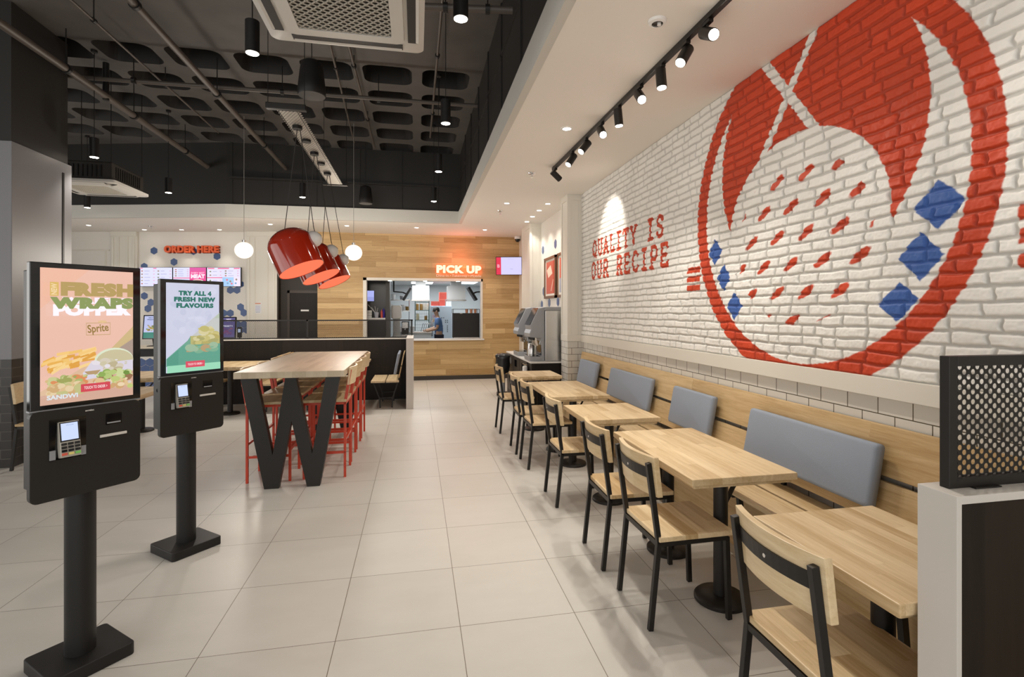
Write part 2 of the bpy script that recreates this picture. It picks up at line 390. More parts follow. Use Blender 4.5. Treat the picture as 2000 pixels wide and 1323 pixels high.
# dark waffle slab
def ceiling_slab():
    mb = MB(); co = MB(); px, py = .767, .778; x0, y0 = -.38-px/2-8*px, 7.07-py/2; nx, ny = 10, 5
    x1, y1 = x0+nx*px, y0+ny*py
    for a, b, c, d in ((x1, 1.0, y0, y1), (-9.2, 1.0, -4, y0), (-9.2, 1.0, y1, 13.0), (-9.2, x0, y0, y1)):
        mb.add([(a,c,HC),(a,d,HC),(b,d,HC),(b,c,HC)], [(0,1,2,3)])
    for i in range(nx):
        for j in range(ny):
            cx, cy = x0+(i+.5)*px, y0+(j+.5)*py; hx, hy = px/2, py/2; n = 6
            inn = rrect(-.315, .315, -.265, .265, .13, n); out = []
            for c in range(4):
                for k in range(n+1):
                    ix, iy = inn[c*(n+1)+k]; sg = ((1,-1),(1,1),(-1,1),(-1,-1))[c]
                    corner = (sg[0]*hx, sg[1]*hy)
                    if k == n//2: out.append(corner)
                    elif (k < n//2) == (c in (0, 2)): out.append((ix, corner[1]))
                    else: out.append((corner[0], iy))
            m = len(inn); v = [(cx+x, cy+y, HC) for x, y in out]+[(cx+x, cy+y, HC) for x, y in inn]+[(cx+x*.86, cy+y*.86, HC+.27) for x, y in inn]
            f = [(k, k+m, (k+1)%m+m, (k+1)%m) for k in range(m)]
            mb.add(v, f)
            co.add(v, [(k+m, k+2*m, (k+1)%m+2*m, (k+1)%m+m) for k in range(m)]+[list(range(2*m, 3*m))[::-1]])
    mb.box(-9.2, 1.0, -4, 13, HC+.3, HC+.34)
    return mb, co
_sl, _co = ceiling_slab()
_cl = struct(_sl, 'ceiling', M_dark); _co.build('coffer', mat('coffer_black', (.020,.017,.015), .6), _cl)

E1, E2, E3 = (.83, 10.31), (-3.495, 10.426), (-9.2, 11.81)
soff = MB().prism([(.83,-4),(2.62,-4),(2.62,12.16),(-2.1,12.16),(-2.1,12.5),(-3.05,12.5),(-9.2,13.6),E3,E2,E1], HS, HS+.06)
struct(soff, 'ceiling_soffit', M_soffit)
fa = MB().prism([(.822,-4),(.885,-4),(.885,10.37),(-3.49,10.486),(-9.2,11.87),(-9.2,11.802),(-3.496,10.418),(.822,10.302)], HS-.001, HS+.24)
struct(fa, 'trim_1', mat('grey_white_fascia', (.60,.585,.54), .55))
up = MB().prism([(.86,-4),(.98,-4),(.98,10.46),(-3.48,10.58),(-9.2,11.96),(-9.2,11.84),(-3.49,10.456),(.86,10.34)], HS+.235, HC)
o_up = struct(up, 'wall_upper', M_darkwall)
rb = MB()
for y in (1.2, 2.2, 3.2, 4.2, 5.2, 6.2, 7.2, 8.2, 9.2): rb.box(.845, .87, y-.02, y+.02, HS+.24, HC)
for x in (.4, -.3, -1.1, -1.9, -2.7, -3.4): rb.box(x-.02, x+.02, 10.325-(x-.83)*.027, 10.36-(x-.83)*.027, HS+.24, HC)
rb.box(.845, .87, -3, 10.3, 4.2, 4.24); rb.box(-3.4, .83, 10.33, 10.44, 4.06, 4.09)
rb.build('wall_batten', M_darkwall, o_up)

# wood wall with the pass window
WX0, WX1, WZ0, WZ1 = -1.125, 1.50, .945, 2.30
wb = MB().box(-2.156, WX0, 12, 12.16, 0, HS).box(WX1, 2.62, 12, 12.16, 0, HS).box(WX0, WX1, 12, 12.16, 0, WZ0-.03).box(WX0, WX1, 12, 12.16, WZ1, HS)
struct(wb, 'wall_back', M_wallwood)
struct(MB().box(-2.156, 2.45, 11.985, 12.0, 0, .095), 'baseboard_back', mat('dark_baseboard', (.035,.028,.022), .5))
wf = MB().box(WX0-.06, WX0+.015, 11.985, 12.19, WZ0, WZ1+.05).box(WX1-.015, WX1+.02, 11.985, 12.19, WZ0, WZ1+.05).box(WX0-.06, WX1+.02, 11.985, 12.19, WZ1-.01, WZ1+.05)
w1 = struct(wf, 'window_1', M_trim)
MB().box(WX0-.05, WX1+.05, 11.9, 12.35, WZ0-.03, WZ0).build('window_sill', M_stone, w1, bevel=.004)

# right wall: tiles, cream rail, painted brick
struct(MB().box(XW, XW+.17, -4, 7.6, 0, HS), 'wall_right', M_subway)
struct(MB().box(XW, XW+.17, 7.6, 12.16, 0, HS), 'wall_recess', M_white)
struct(MB().box(XW-.03, XW+.01, -4, 7.41, 1.13, 1.236), 'trim_2', M_trim, bevel=.003)

# lettering and mural, as signed distances in wall coordinates (left-to-right a = -Y, up = Z)
GL = {  # strokes in a .72 x 1 cell
 'Q': [[(.36+.30*math.cos(t), .5+.44*math.sin(t)) for t in [2*PI*i/24 for i in range(25)]], [(.44,.2),(.66,-.02)]],
 'O': [[(.36+.30*math.cos(t), .5+.44*math.sin(t)) for t in [2*PI*i/24 for i in range(25)]]],
 'U': [[(.1,.94),(.1,.36)]+[(.36+.26*math.cos(t), .34+.28*math.sin(t)) for t in [PI+PI*i/12 for i in range(13)]]+[(.62,.36),(.62,.94)], [(.0,.94),(.2,.94)], [(.52,.94),(.72,.94)]],
 'A': [[(.06,.06),(.36,.94),(.66,.06)], [(.18,.32),(.54,.32)], [(-.03,.06),(.15,.06)], [(.57,.06),(.75,.06)]],
 'L': [[(.16,.94),(.16,.06),(.66,.06),(.66,.2)], [(.04,.94),(.3,.94)]],
 'I': [[(.36,.06),(.36,.94)], [(.14,.94),(.58,.94)], [(.14,.06),(.58,.06)]],
 'T': [[(.36,.06),(.36,.94)], [(.03,.8),(.03,.94),(.69,.94),(.69,.8)], [(.24,.06),(.48,.06)]],
 'Y': [[(.05,.94),(.36,.5),(.67,.94)], [(.36,.5),(.36,.06)], [(-.03,.94),(.16,.94)], [(.56,.94),(.75,.94)]],
 'S': [[(.62,.78),(.54,.9),(.36,.95),(.18,.9),(.09,.75),(.16,.6),(.36,.52),(.56,.43),(.64,.26),(.55,.1),(.36,.05),(.17,.1),(.09,.24)]],
 'R': [[(.12,.06),(.12,.94),(.44,.94),(.6,.86),(.63,.7),(.58,.54),(.44,.47),(.12,.47)], [(.4,.47),(.66,.06)], [(.02,.06),(.24,.06)], [(.58,.06),(.74,.06)]],
 'E': [[(.62,.8),(.62,.94),(.12,.94),(.12,.06),(.64,.06),(.64,.2)], [(.12,.5),(.5,.5)]],
 'C': [[(.64,.74),(.56,.88),(.38,.94),(.2,.87),(.09,.68),(.06,.5),(.09,.32),(.2,.13),(.38,.06),(.56,.12),(.65,.28)]],
 'P': [[(.12,.06),(.12,.94),(.44,.94),(.6,.86),(.63,.68),(.58,.5),(.44,.42),(.12,.42)], [(.02,.06),(.26,.06)]],
}
def seg_d(A, Z, p, q):
    dx, dz = q[0]-p[0], q[1]-p[1]; L2 = dx*dx+dz*dz+1e-12
    t = np.clip(((A-p[0])*dx+(Z-p[1])*dz)/L2, 0, 1); return np.hypot(A-p[0]-t*dx, Z-p[1]-t*dz)
def text_mask(A, Z, word, a0, a1, z0, z1, th):
    d = np.full(A.shape, 9.0, np.float32); n = len(word); pitch = (a1-a0)/(n-.28); h = z1-z0
    for i, ch in enumerate(word):
        if ch == ' ': continue
        ox = a0+i*pitch; s = (A > ox-.12) & (A < ox+pitch+.12) & (Z > z0-.1) & (Z < z1+.1)
        if not s.any(): continue
        a, z = A[s], Z[s]; dd = np.full(a.shape, 9.0, np.float32)
        for st in GL[ch]:
            for p, q in zip(st[:-1], st[1:]):
                dd = np.minimum(dd, seg_d(a, z, (ox+p[0]*pitch, z0+p[1]*h), (ox+q[0]*pitch, z0+q[1]*h)))
        d[s] = np.minimum(d[s], dd)
    return d-th
def mural(A, Z):
    """plain abstract mural: ring, crescent, stripes and lozenges. returns sd red, sd blue"""
    r = np.hypot((A+2.92)/1.14, (Z-2.33)/1.15)
    ring = np.abs(r-1.0)-.062
    cres = np.maximum(np.hypot((A+2.90), (Z-2.66)/1.05)-.86, .70-np.hypot((A+2.95), (Z-2.16)/.86))
    cres = np.maximum(cres, .035-np.abs((A+2.9)*.8+(Z-2.6)*.6-.18)); cres = np.maximum(cres, .03-np.abs((A+2.9)*.8-(Z-2.6)*.6+.35))
    cres = np.maximum(cres, 1.72-Z)
    u = (A+2.98)/.27+.5*(np.floor((Z-2.0)/.19) % 2); v = (Z-2.0)/.19          # staggered slanted ovals
    lu = ((u % 1)-.5)*.27; lv = ((v % 1)-.5)*.19; dash = (np.hypot((lu*.87+lv*.5)/.078, (-lu*.5+lv*.87)/.026)-1)*.03
    dash = np.maximum(dash, np.hypot((A+2.95), (Z-2.05)/.92)-.60)
    red = np.minimum(np.minimum(ring, cres), dash)
    for k in range(3):
        red = np.minimum(red, np.maximum(np.abs(A+1.50)-.17, np.abs(Z-1.80-.10*k)-.032))
        red = np.minimum(red, np.maximum(np.abs(A+4.20)-.11, np.abs(Z-1.80-.08*k)-.026))
    blue = np.full(A.shape, 9.0)
    for (ca, cz, w, h) in ((-2.00,2.10,.13,.12),(-2.09,1.86,.12,.12),(-2.20,1.63,.13,.11),(-3.86,2.08,.10,.11),(-3.74,1.86,.09,.11),(-3.60,1.63,.10,.11)):
        blue = np.minimum(blue, (np.abs(A-ca)/w+np.abs(Z-cz)/h-1)*.08)
    return red, np.maximum(blue, .01-ring)
def vnoise(x, y, seed):
    g = np.random.default_rng(seed).random((257, 257)).astype(np.float32); xi = np.floor(x).astype(int); yi = np.floor(y).astype(int); fx = x-xi; fy = y-yi
    fx = fx*fx*(3-2*fx); fy = fy*fy*(3-2*fy); xi %= 256; yi %= 256
    return (g[xi,yi]*(1-fx)+g[xi+1,yi]*fx)*(1-fy)+(g[xi,yi+1]*(1-fx)+g[xi+1,yi+1]*fx)*fy
def brickwork():
    ys = [-4.0]
    while ys[-1] < 7.40:
        y = ys[-1]; ys.append(min(7.405, y+(.05 if y < 1.25 else .0036 if y < 3.0 else .0045 if y < 4.4 else .0065)))
    ys = np.array(ys); z0, rh = 1.236, .0662; zs = np.linspace(z0, HS, 600); Y, Z = np.meshgrid(ys, zs); ny, nz = len(ys), len(zs)
    wz = Z+(vnoise(Y*9, Z*14, 1)-.5)*.010; rr = (wz-z0)/rh; row = np.clip(np.floor(rr), 0, 40).astype(int); fz = (rr-row)*rh; dz = np.minimum(fz, rh-fz)
    wy = Y+(vnoise(Y*10, Z*40, 2)-.5)*.014; dy = np.zeros_like(Y); bid = np.zeros_like(Y)
    for k in range(row.max()+1):
        R = np.random.default_rng(100+k); j = -4.3+np.cumsum(R.choice([.222,.222,.205,.16,.108], 90)); s = row == k; v = wy[s]; i = np.searchsorted(j, v); i = np.clip(i, 1, len(j)-1)
        dy[s] = np.minimum(v-j[i-1], j[i]-v); bid[s] = R.random(len(j))[i]
    d = np.minimum(dz, dy)
    d = d-.0042-.004*(vnoise(Y*55, Z*55, 3)-.5); t = np.clip(d/.010, 0, 1); t = t*t*(3-2*t)
    h = .006+t*(.0085+.0045*bid)+(vnoise(Y*28, Z*34, 4)-.5)*.0045*t+(vnoise(Y*90, Z*90, 5)-.5)*.0022*t
    A = -Y; ct = text_mask(A, Z, 'QUALITY IS', -6.885, -4.775, 2.345, 2.575, .0215); ct = np.minimum(ct, text_mask(A, Z, 'OUR RECIPE', -6.93, -4.67, 2.035, 2.280, .0225))
    red, blue = mural(A, Z); red = np.minimum(red, ct+.0)
    ej = (vnoise(Y*60, Z*60, 6)-.5)*.006; e = .0028
    fr = np.clip(.5-(red+ej)/(2*e), 0, 1); fb = np.clip(.5-(blue+ej)/(2*e), 0, 1)
    tone = .95+.1*(vnoise(Y*6, Z*6, 7)); mort = np.clip(t*1.4, 0, 1)  # mortar is greyer, with groove shade also darkened into the colour
    white = np.stack([.83*tone*(.66+.34*mort), .815*tone*(.655+.345*mort), .78*tone*(.64+.36*mort)], -1)
    cr = np.array([.56,.050,.010]); cb = np.array([.035,.105,.36])
    c = white*(1-fr[...,None])+cr*fr[...,None]*(.9+.2*bid[...,None])*(.72+.28*mort[...,None]); c = c*(1-fb[...,None])+cb*fb[...,None]
    co = np.stack([XW-h, Y, Z], -1).reshape(-1, 3)
    idx = np.arange(ny*nz).reshape(nz, ny); q = np.stack([idx[:-1,:-1], idx[1:,:-1], idx[1:,1:], idx[:-1,1:]], -1).reshape(-1, 4)
    me = bpy.data.meshes.new('painted_brickwork'); nf = len(q)
    me.vertices.add(len(co)); me.vertices.foreach_set('co', co.astype(np.float32).ravel())
    me.loops.add(nf*4); me.loops.foreach_set('vertex_index', q.astype(np.int32).ravel())
    me.polygons.add(nf); me.polygons.foreach_set('loop_start', np.arange(0, nf*4, 4, dtype=np.int32)); me.polygons.foreach_set('loop_total', np.full(nf, 4, np.int32))
    me.polygons.foreach_set('use_smooth', np.ones(nf, bool))
    me.update(calc_edges=True)
    at = me.color_attributes.new('Col', 'FLOAT_COLOR', 'POINT'); at.data.foreach_set('color', np.concatenate([c.reshape(-1,3), np.ones((len(co),1))], 1).astype(np.float32).ravel())
    me.materials.append(colattr('painted_brick', rough=.62)); o = bpy.data.objects.new('painted_brickwork', me); COL.objects.link(o)
    o['kind'] = 'structure'; return o
bw = brickwork(); bw.name = 'wall_right_brick'

# pilasters on the right wall
def pilaster(name, y0, y1, tile):
    x0 = 2.226; zb = 1.135 if tile else 0
    o = struct(MB().box(x0, XW+.02, y0, y1, zb, HS), name, M_trim, bevel=.004)
    fr = MB(); w = .045
    fr.box(x0-.012, XW, y0-.012, y1+.012, zb, zb+.10).box(x0-.012, XW, y0-.012, y1+.012, HS-.09, HS)
    for a, b in ((y0-.010, y0-.0),):
        fr.box(x0-.004, x0+w, a, b, zb, HS).box(XW-w-.02, XW, a, b, zb, HS)
    fr.box(x0-.010, x0, y0-.004, y0+w, zb, HS).box(x0-.010, x0, y1-w, y1+.004, zb, HS)
    fr.build('moulding', M_trim, o, bevel=.003)
    if tile: MB().box(x0-.004, XW+.02, y0-.004, y1+.004, 0, 1.135).build('tile_base', M_subwayP, o)
    return o
pilaster('trim_3', 7.40, 7.74, True)
pilaster('trim_4', 10.0, 10.78, False)
struct(MB().box(2.40, 2.47, 10.78, 12.0, 0, HS), 'trim_5', M_trim)

# order wall (turned a little), with a dark door niche beside it
WO = Matrix(((.9808,-0.0,-.1953,-3.05),(-.1953,0,-.9808,12.2),(0,1,0,0),(0,0,0,1)))
def wall_local(mb=None):
    mb = mb or MB(); mb.T = WO; return mb
ow = struct(wall_local().box(-6.4, .02, 0, HS, -.15, 0), 'wall_order', M_white)
pl = wall_local()
for a, b in ((-3.635, -3.06), (-.637, .03)):
    pl.box(a, b, 0, HS, 0, .05)
    for c, d in ((a+.02, a+.07), (b-.09, b-.04), (a+.17, a+.19), (b-.21, b-.19)): pl.box(c, d, 0, HS-.12, .05, .066)
    pl.box(a, b, HS-.10, HS, .05, .07)
pl.box(-5.6, -3.7, 2.93, 2.96, 0, .015).box(-5.6, -5.57, 1, 2.95, 0, .015).box(-3.80, -3.77, 1, 2.95, 0, .015)
pl.build('panel_moulding', M_trim, ow, bevel=.004)
hx = wall_local()
def hexa(mb, x, y, r, z0, z1): mb.prism([(x+r*math.sin(PI/3*k), y+r*math.cos(PI/3*k)) for k in range(6)], z0, z1)
HR = .084
for x, y in ((-2.715,2.932),(-1.841,2.92),(-1.318,2.808),(-2.272,2.683),(-1.023,2.058),(-.876,2.058),(-2.85,1.65),(-2.783,1.785),(-2.93,1.93),(-.796,1.683),(-.722,1.556),(-1.023,1.547),(-1.17,1.547),(-2.931,2.58),(-.80,2.19),(-2.75,1.40),(-.72,1.30),(-.87,1.30),(-.80,1.17),(-.65,1.17)):
    hexa(hx, x, y, HR, 0, .006)
hx.build('hexagon_tile', M_blue, ow)
struct(MB().box(-3.06, -2.1, 12.36, 12.46, 0, HS).box(-3.06, -3.0, 12.16, 12.40, 0, HS), 'wall_niche', mat('dark_brown_wall', (.022,.0135,.008), .5))
d1 = struct(MB().box(-2.80, -2.16, 12.31, 12.365, .01, 2.0), 'door_1', M_darkwood, bevel=.003)
MB().box(-2.85, -2.80, 12.30, 12.37, 0, 2.06).box(-2.85, -2.1, 12.30, 12.37, 2.0, 2.06).build('door_frame', mat('door_frame_brown', (.045,.03,.02), .45), d1)
MB().box(-2.565, -2.395, 12.300, 12.312, 1.59, 1.625).build('door_sign', M_whiteplastic, d1, label='small white door sign')
wl = MB().box(-9.35, -9.2, -4, 13.6, 3.4, HC).box(-9.35, -9.2, -4, 13.6, 0, .12).box(-9.35, -9.2, 10.2, 13.6, 0, 3.4)  # unseen wall, left mostly open so more light reaches the brick
for y in (-4, -.5, 3, 6.5, 10): wl.box(-9.32, -9.24, y, y+.08, 0, 3.4)
struct(wl, 'wall_left', M_dark)

# dark column with a pale cladding panel on its side
cb_ = struct(MB().box(-4.95, -4.05, 6.13, 6.99, 0, HC), 'wall_column', mat('black_column', (.016,.014,.012), .6))
MB().box(-4.97, -4.035, 6.11, 7.01, 0, 1.10).build('tile_base', M_blacktile, cb_)
MB().box(-4.97, -4.03, 6.105, 7.03, 1.10, 3.32).build('cladding', mat('grey_blue_cladding', (.23,.23,.245), .4), cb_, bevel=.004)
MB().box(-4.031, -4.024, 6.86, 6.89, 1.12, 3.2).build('shadow_gap', M_black, cb_)

# ------------------------------------------------------------------ lamps and other things overhead
def downlight(loc, label, group, power, aim=(0,0,-1), ang=110):
    r = empty('downlight', loc, 0, label, 'downlight', group)
    MB().lathe([(.040,-.006),(.058,-.006),(.060,0)], 24, cap=False).build('rim', M_whiteplastic, r, smooth=True)
    MB().lathe([(.0001,-.002),(.042,-.0035)], 24, cap=False).build('lens', M_disc, r)
    spot(r, (0,0,-.03), power, ang, .8, WARM, .04, aim); return r
GD = 'recessed downlights in the white ceiling'
Z = HS-.0005
for x, y, lb, p in ((1.416,4.743,'small round downlight alone between the black track and the bulkhead edge',1.1),
    (1.439,8.214,'round recessed downlight on the white bulkhead in front of the drinks counter',1),
    (2.103,8.122,'recessed downlight over the drinks counter, nearest of the row of four',.6),
    (2.093,8.687,'second nearest of four downlights above the drinks counter',.5),
    (2.107,9.275,'third of four downlights in line above the drinks counter',.5),
    (2.119,9.826,'farthest of four downlights in line above the drinks counter',.5),
    (1.443,10.992,'recessed downlight above the pick up sign, rightmost before the wood wall',.8),
    (-.003,10.984,'recessed downlight before the wood wall, left of the kitchen window centre',.8),
    (-1.407,11.021,'recessed downlight above the right white globe lamp',.8),
    (-2.899,11.13,'recessed downlight above the red pendant lamps, before the dark door',.8),
    (-6.576,11.99,'leftmost recessed downlight near the dark column',.8)):
    downlight((x,y,Z), lb, GD, P_DOWN*p)
for x, y, lb in ((-5.756,12.41,'left of three downlights washing the order here wall'),(-4.969,12.25,'middle of three downlights washing the order here wall'),(-4.165,12.09,'right of three downlights washing the order here wall')):
    downlight((x,y,Z), lb, GD, P_DOWN*.35, (.0,.10,-1), 62)
for x, lb in ((-.60,'small lamp set in the window head, left of three over the pass counter'),(.19,'small lamp set in the window head, middle of three over the pass counter'),(.95,'small lamp set in the window head, right of three over the pass counter')):
    r = empty('window_head_lamp', (x,12.08,WZ1-.0105), 0, lb, 'downlight', 'lamps in the pass window head'); MB().lathe([(.0001,-.002),(.04,-.004),(.045,0)], 16, cap=False).build('lens', M_disc, r)

# track with nine heads
tr = empty('lighting_track', (1.66,0,HS), 0, 'long black lighting track screwed to the white ceiling beside the brick wall', 'track light')
MB().bar((.06,1.2,-.018),(-.018,6.06,-.018), .036, .034).build('rail', M_blackm, tr, bevel=.003)
MB().bar((-.016,5.98,-.02),(-.018,6.07,-.02), .042, .038).build('end_feed', M_blackm, tr, bevel=.003)
def track_head(loc, aim, label, power, ang=75, on=True):
    r = empty('track_spotlight', loc, 0, label, 'spotlight', 'spotlights on the black track')
    a = Vector(aim).normalized(); c = Vector((0,0,-.072)); MB().box(-.016,.016,-.04,.04,-.02,0).build('adapter', M_blackm, r, bevel=.003)
    MB().tube([(0,0,-.015),(0,0,-.045),(0,0,-.072)], .008, 8).build('stem', M_blackm, r)
    MB().cyl(c-a*.055, c+a*.085, .036, 24).build('can', M_blackm, r, smooth=True, bevel=.003)
    MB().cyl(c+a*.0855, c+a*.089, .030, 20).build('lens', M_bulb if on else M_black, r)
    spot(r, c+a*.11, power, ang, .6, WARM, .035, a); return r
TH = ((1.695,2.767,(-.05,-.85,-.52),'nearest of the nine black track spotlights, glaring at the camera'),
 (1.690,3.014,(-.52,-.22,-.80),'second nearest track spotlight, tilted left towards the aisle'),
 (1.682,3.333,(.02,-.12,-1),'third track spotlight from the camera, pointing almost straight down'),
 (1.675,3.67,(-.12,-.75,-.65),'fourth track spotlight from the camera, aimed forward with a starry glare'),
 (1.667,4.075,(.10,.0,-1),'fifth track spotlight, slim and pointing down in the middle of the track'),
 (1.660,4.458,(-.08,-.75,-.65),'sixth track spotlight, aimed forward, left of the ceiling downlight line'),
 (1.655,4.886,(-.60,-.15,-.72),'third track spotlight from the far end, can tilted left'),
 (1.650,5.327,(-.55,-.15,-.80),'second track spotlight from the far end, can tilted left'),
 (1.643,5.99,(.78,.16,-.62),'farthest track spotlight, turned to the wall lettering'))
for i, (x, y, a, lb) in enumerate(TH): track_head((x,y,HS-.036), a, lb, P_TRACK*(1.3 if i == 8 else 1), 62 if i == 8 else 85, i < 8)

# black cylinder pendants
def cyl_pendant(x, y, label):
    power = .42 if y < 3 else 1.0
    r = empty('cylinder_pendant', (x,y,3.45), 0, label, 'pendant lamp', 'black cylinder pendants under the dark ceiling')
    MB().cyl((0,0,.004),(0,0,.235), .048, 28).build('can', M_black, r, smooth=True, bevel=.003)
    MB().tube([(0,0,.23),(0,0,HC-3.45)], .004, 6).build('cord', M_black, r); MB().cyl((0,0,HC-3.48),(0,0,HC-3.45), .035, 16).build('ceiling_cup', M_black, r)
    MB().lathe([(.0001,.0035),(.043,.002)], 24, cap=False).build('lens', M_bulb, r)
    spot(r, (0,0,-.03), P_CYL*power, 100, .8, WARM, .05)
for x, y, lb in ((-1.163,4.002,'black cylinder pendant left of the big air conditioner, glowing brightly'),
 (.275,3.272,'black cylinder pendant right of the big air conditioner at the top of the photo'),
 (.282,5.124,'glowing black cylinder pendant over the aisle, second in the right row'),
 (.286,6.913,'third black cylinder pendant in the right row, with its lit end small'),
 (.284,8.803,'farthest black cylinder pendant of the right row, near the bulkhead corner'),
 (-3.826,7.085,'black cylinder pendant just above the left air conditioner'),
 (-3.825,8.972,'black cylinder pendant above the order here sign, right of the left air conditioner'),
 (-5.807,10.55,'black cylinder pendant below the left air conditioner, against the white fascia'),
 (-1.829,8.905,'black cylinder pendant behind the red lamp tray'),
 (.278,1.42,'added black cylinder pendant out of view, lighting the front of the aisle'),(-1.163,2.12,'added black cylinder pendant out of view, lighting the front left floor'),  # the last three are added, out of view, to brighten the foreground
 (-2.75,3.6,'added black cylinder pendant out of view, left of the second kiosk')): cyl_pendant(x, y, lb)

def speaker(x, y, label):
    r = empty('pendant_speaker', (x,y,3.6), 0, label, 'speaker', 'hanging speakers')
    MB().lathe([(.118,0),(.125,.012),(.120,.10),(.100,.27),(.090,.31),(.05,.335),(.0005,.338)], 32, cap=False).build('housing', M_black, r, smooth=True)
    MB().lathe([(.0005,-.004),(.118,0)], 32, cap=False).build('grille', mat('speaker_grille', (.10,.095,.09), .7), r)
    MB().tube([(0,0,.33),(0,0,HC-3.6)], .004, 6).build('cord', M_black, r)
speaker(-.961,5.071,'black bell shaped speaker hanging under the big air conditioner')
speaker(-.934,9.95,'small far black bell shaped speaker hanging in front of the dark upper wall')

def globe(x, label):
    r = empty('globe_lamp', (x,9.0,2.576), 0, label, 'globe lamp', 'white glass globes over the booths')
    MB().sphere((0,0,0), .138, 32, 20, .96).build('globe', M_globe, r, smooth='all')
    MB().cyl((0,0,.128),(0,0,.165), .03, 16).build('cap', M_chrome, r, smooth=True); MB().tube([(0,0,.16),(0,0,HC-2.576)], .0035, 6).build('cord', mat('cord_grey', (.35,.33,.3), .5), r)
    point(r, (0,0,-.2), P_GLOBE, WARM, .14)
globe(-2.74,'white globe lamp left of the red pendants, right of the order here sign'); globe(-1.04,'white globe lamp right of the red pendants, against the wood wall')

# big red lamps below a perforated tray
TI = math.radians(24.5); AX = Vector((-math.sin(TI), .13, math.cos(TI))).normalized(); PY = AX.cross(Vector((1,0,0))).normalized(); PX = PY.cross(AX)
def red_lamp(loc, yc, label):
    r = empty('red_dome_pendant', loc, 0, label, 'pendant lamp', 'tilted red dome pendants over the high table')
    R = Matrix(((PX.x,PY.x,AX.x,0),(PX.y,PY.y,AX.y,0),(PX.z,PY.z,AX.z,0),(0,0,0,1))); R0 = .225
    pr = [(R0-.006,.02),(R0-.004,0),(R0,0),(R0,.27)]+[(R0*math.cos(t), .27+.17*math.sin(t)) for t in [PI/2*i/12 for i in range(1,12)]]+[(.001,.44)]
    mb = MB(); mb.T = R; mb.lathe(pr, 48, cap=False).build('shade', M_lampred, r, smooth=True)
    mb = MB(); mb.T = R; mb.lathe([(.0005,.006),(R0-.006,.004)], 48, cap=False).build('diffuser', M_coral, r)
    bc = PX*.225+AX*.25
    mb = MB(); mb.sphere(bc, .082, 24, 14).build('ball_joint', M_whiteplastic, r, smooth='all')
    mb = MB(); pts = [bc+PX*(.083*math.cos(t))+Vector((0,-.083*math.sin(t)*.6,0))+AX*(.083*math.sin(t)*.8) for t in [PI*i/14 for i in range(15)]]; mb.tube(pts, .003, 6).build('joint_ring', M_black, r)
    top = Vector((-1.12-loc[0], yc-loc[1], 3.335-loc[2]))
    MB().tube([AX*.435, top], .004, 6).build('cord', M_black, r); MB().tube([bc+Vector((.01,0,.08)), bc+Vector((0,0,.12)), top+Vector((.02,.03,0))], .004, 6).build('cord', M_black, r)
    MB().cyl(top+Vector((0,0,-.004)), top+Vector((0,0,.026)), .045, 20).build('ceiling_cup', M_black, r)
    spot(r, -AX*.02, 3.5, 120, .6, (1,.42,.28), .12, -AX)
red_lamp((-1.135,5.5,2.010),5.22,'nearest of three big tilted red dome lamps over the high table')
red_lamp((-1.12,6.5,2.000),6.05,'middle of three big tilted red dome lamps over the high table')
red_lamp((-1.12,7.5,1.995),6.90,'farthest of three big tilted red dome lamps over the high table')
ty = empty('lamp_tray', (-1.12,4.8,3.365), 0, 'long perforated metal tray hanging under the dark ceiling, carrying the red lamps', 'tray')
mb = MB(); mb.perf(-.075,.075,.06,2.72,.030,.007,12); mb.build('perforated_strip', mat('tray_metal', (.55,.52,.47), .4, .3), ty, solid=.002)
MB().box(-.082,-.077,0,2.76,-.004,.03).box(.077,.082,0,2.76,-.004,.03).build('side_rail', M_blackm, ty)
for y in (0, 2.75): MB().box(-.165,.165,y-.03,y+.03,-.012,.04).build('end_bracket', M_blackm, ty, bevel=.006)
for y in (0, 2.75):
    for x in (-.15, .15): MB().tube([(x,y,.03),(x,y,HC-3.365)], .003, 6).build('hanger', M_black, ty)
for y in (.83, 1.66): MB().cyl((0,y,-.025),(0,y,0), .045, 20).build('canopy', M_black, ty)

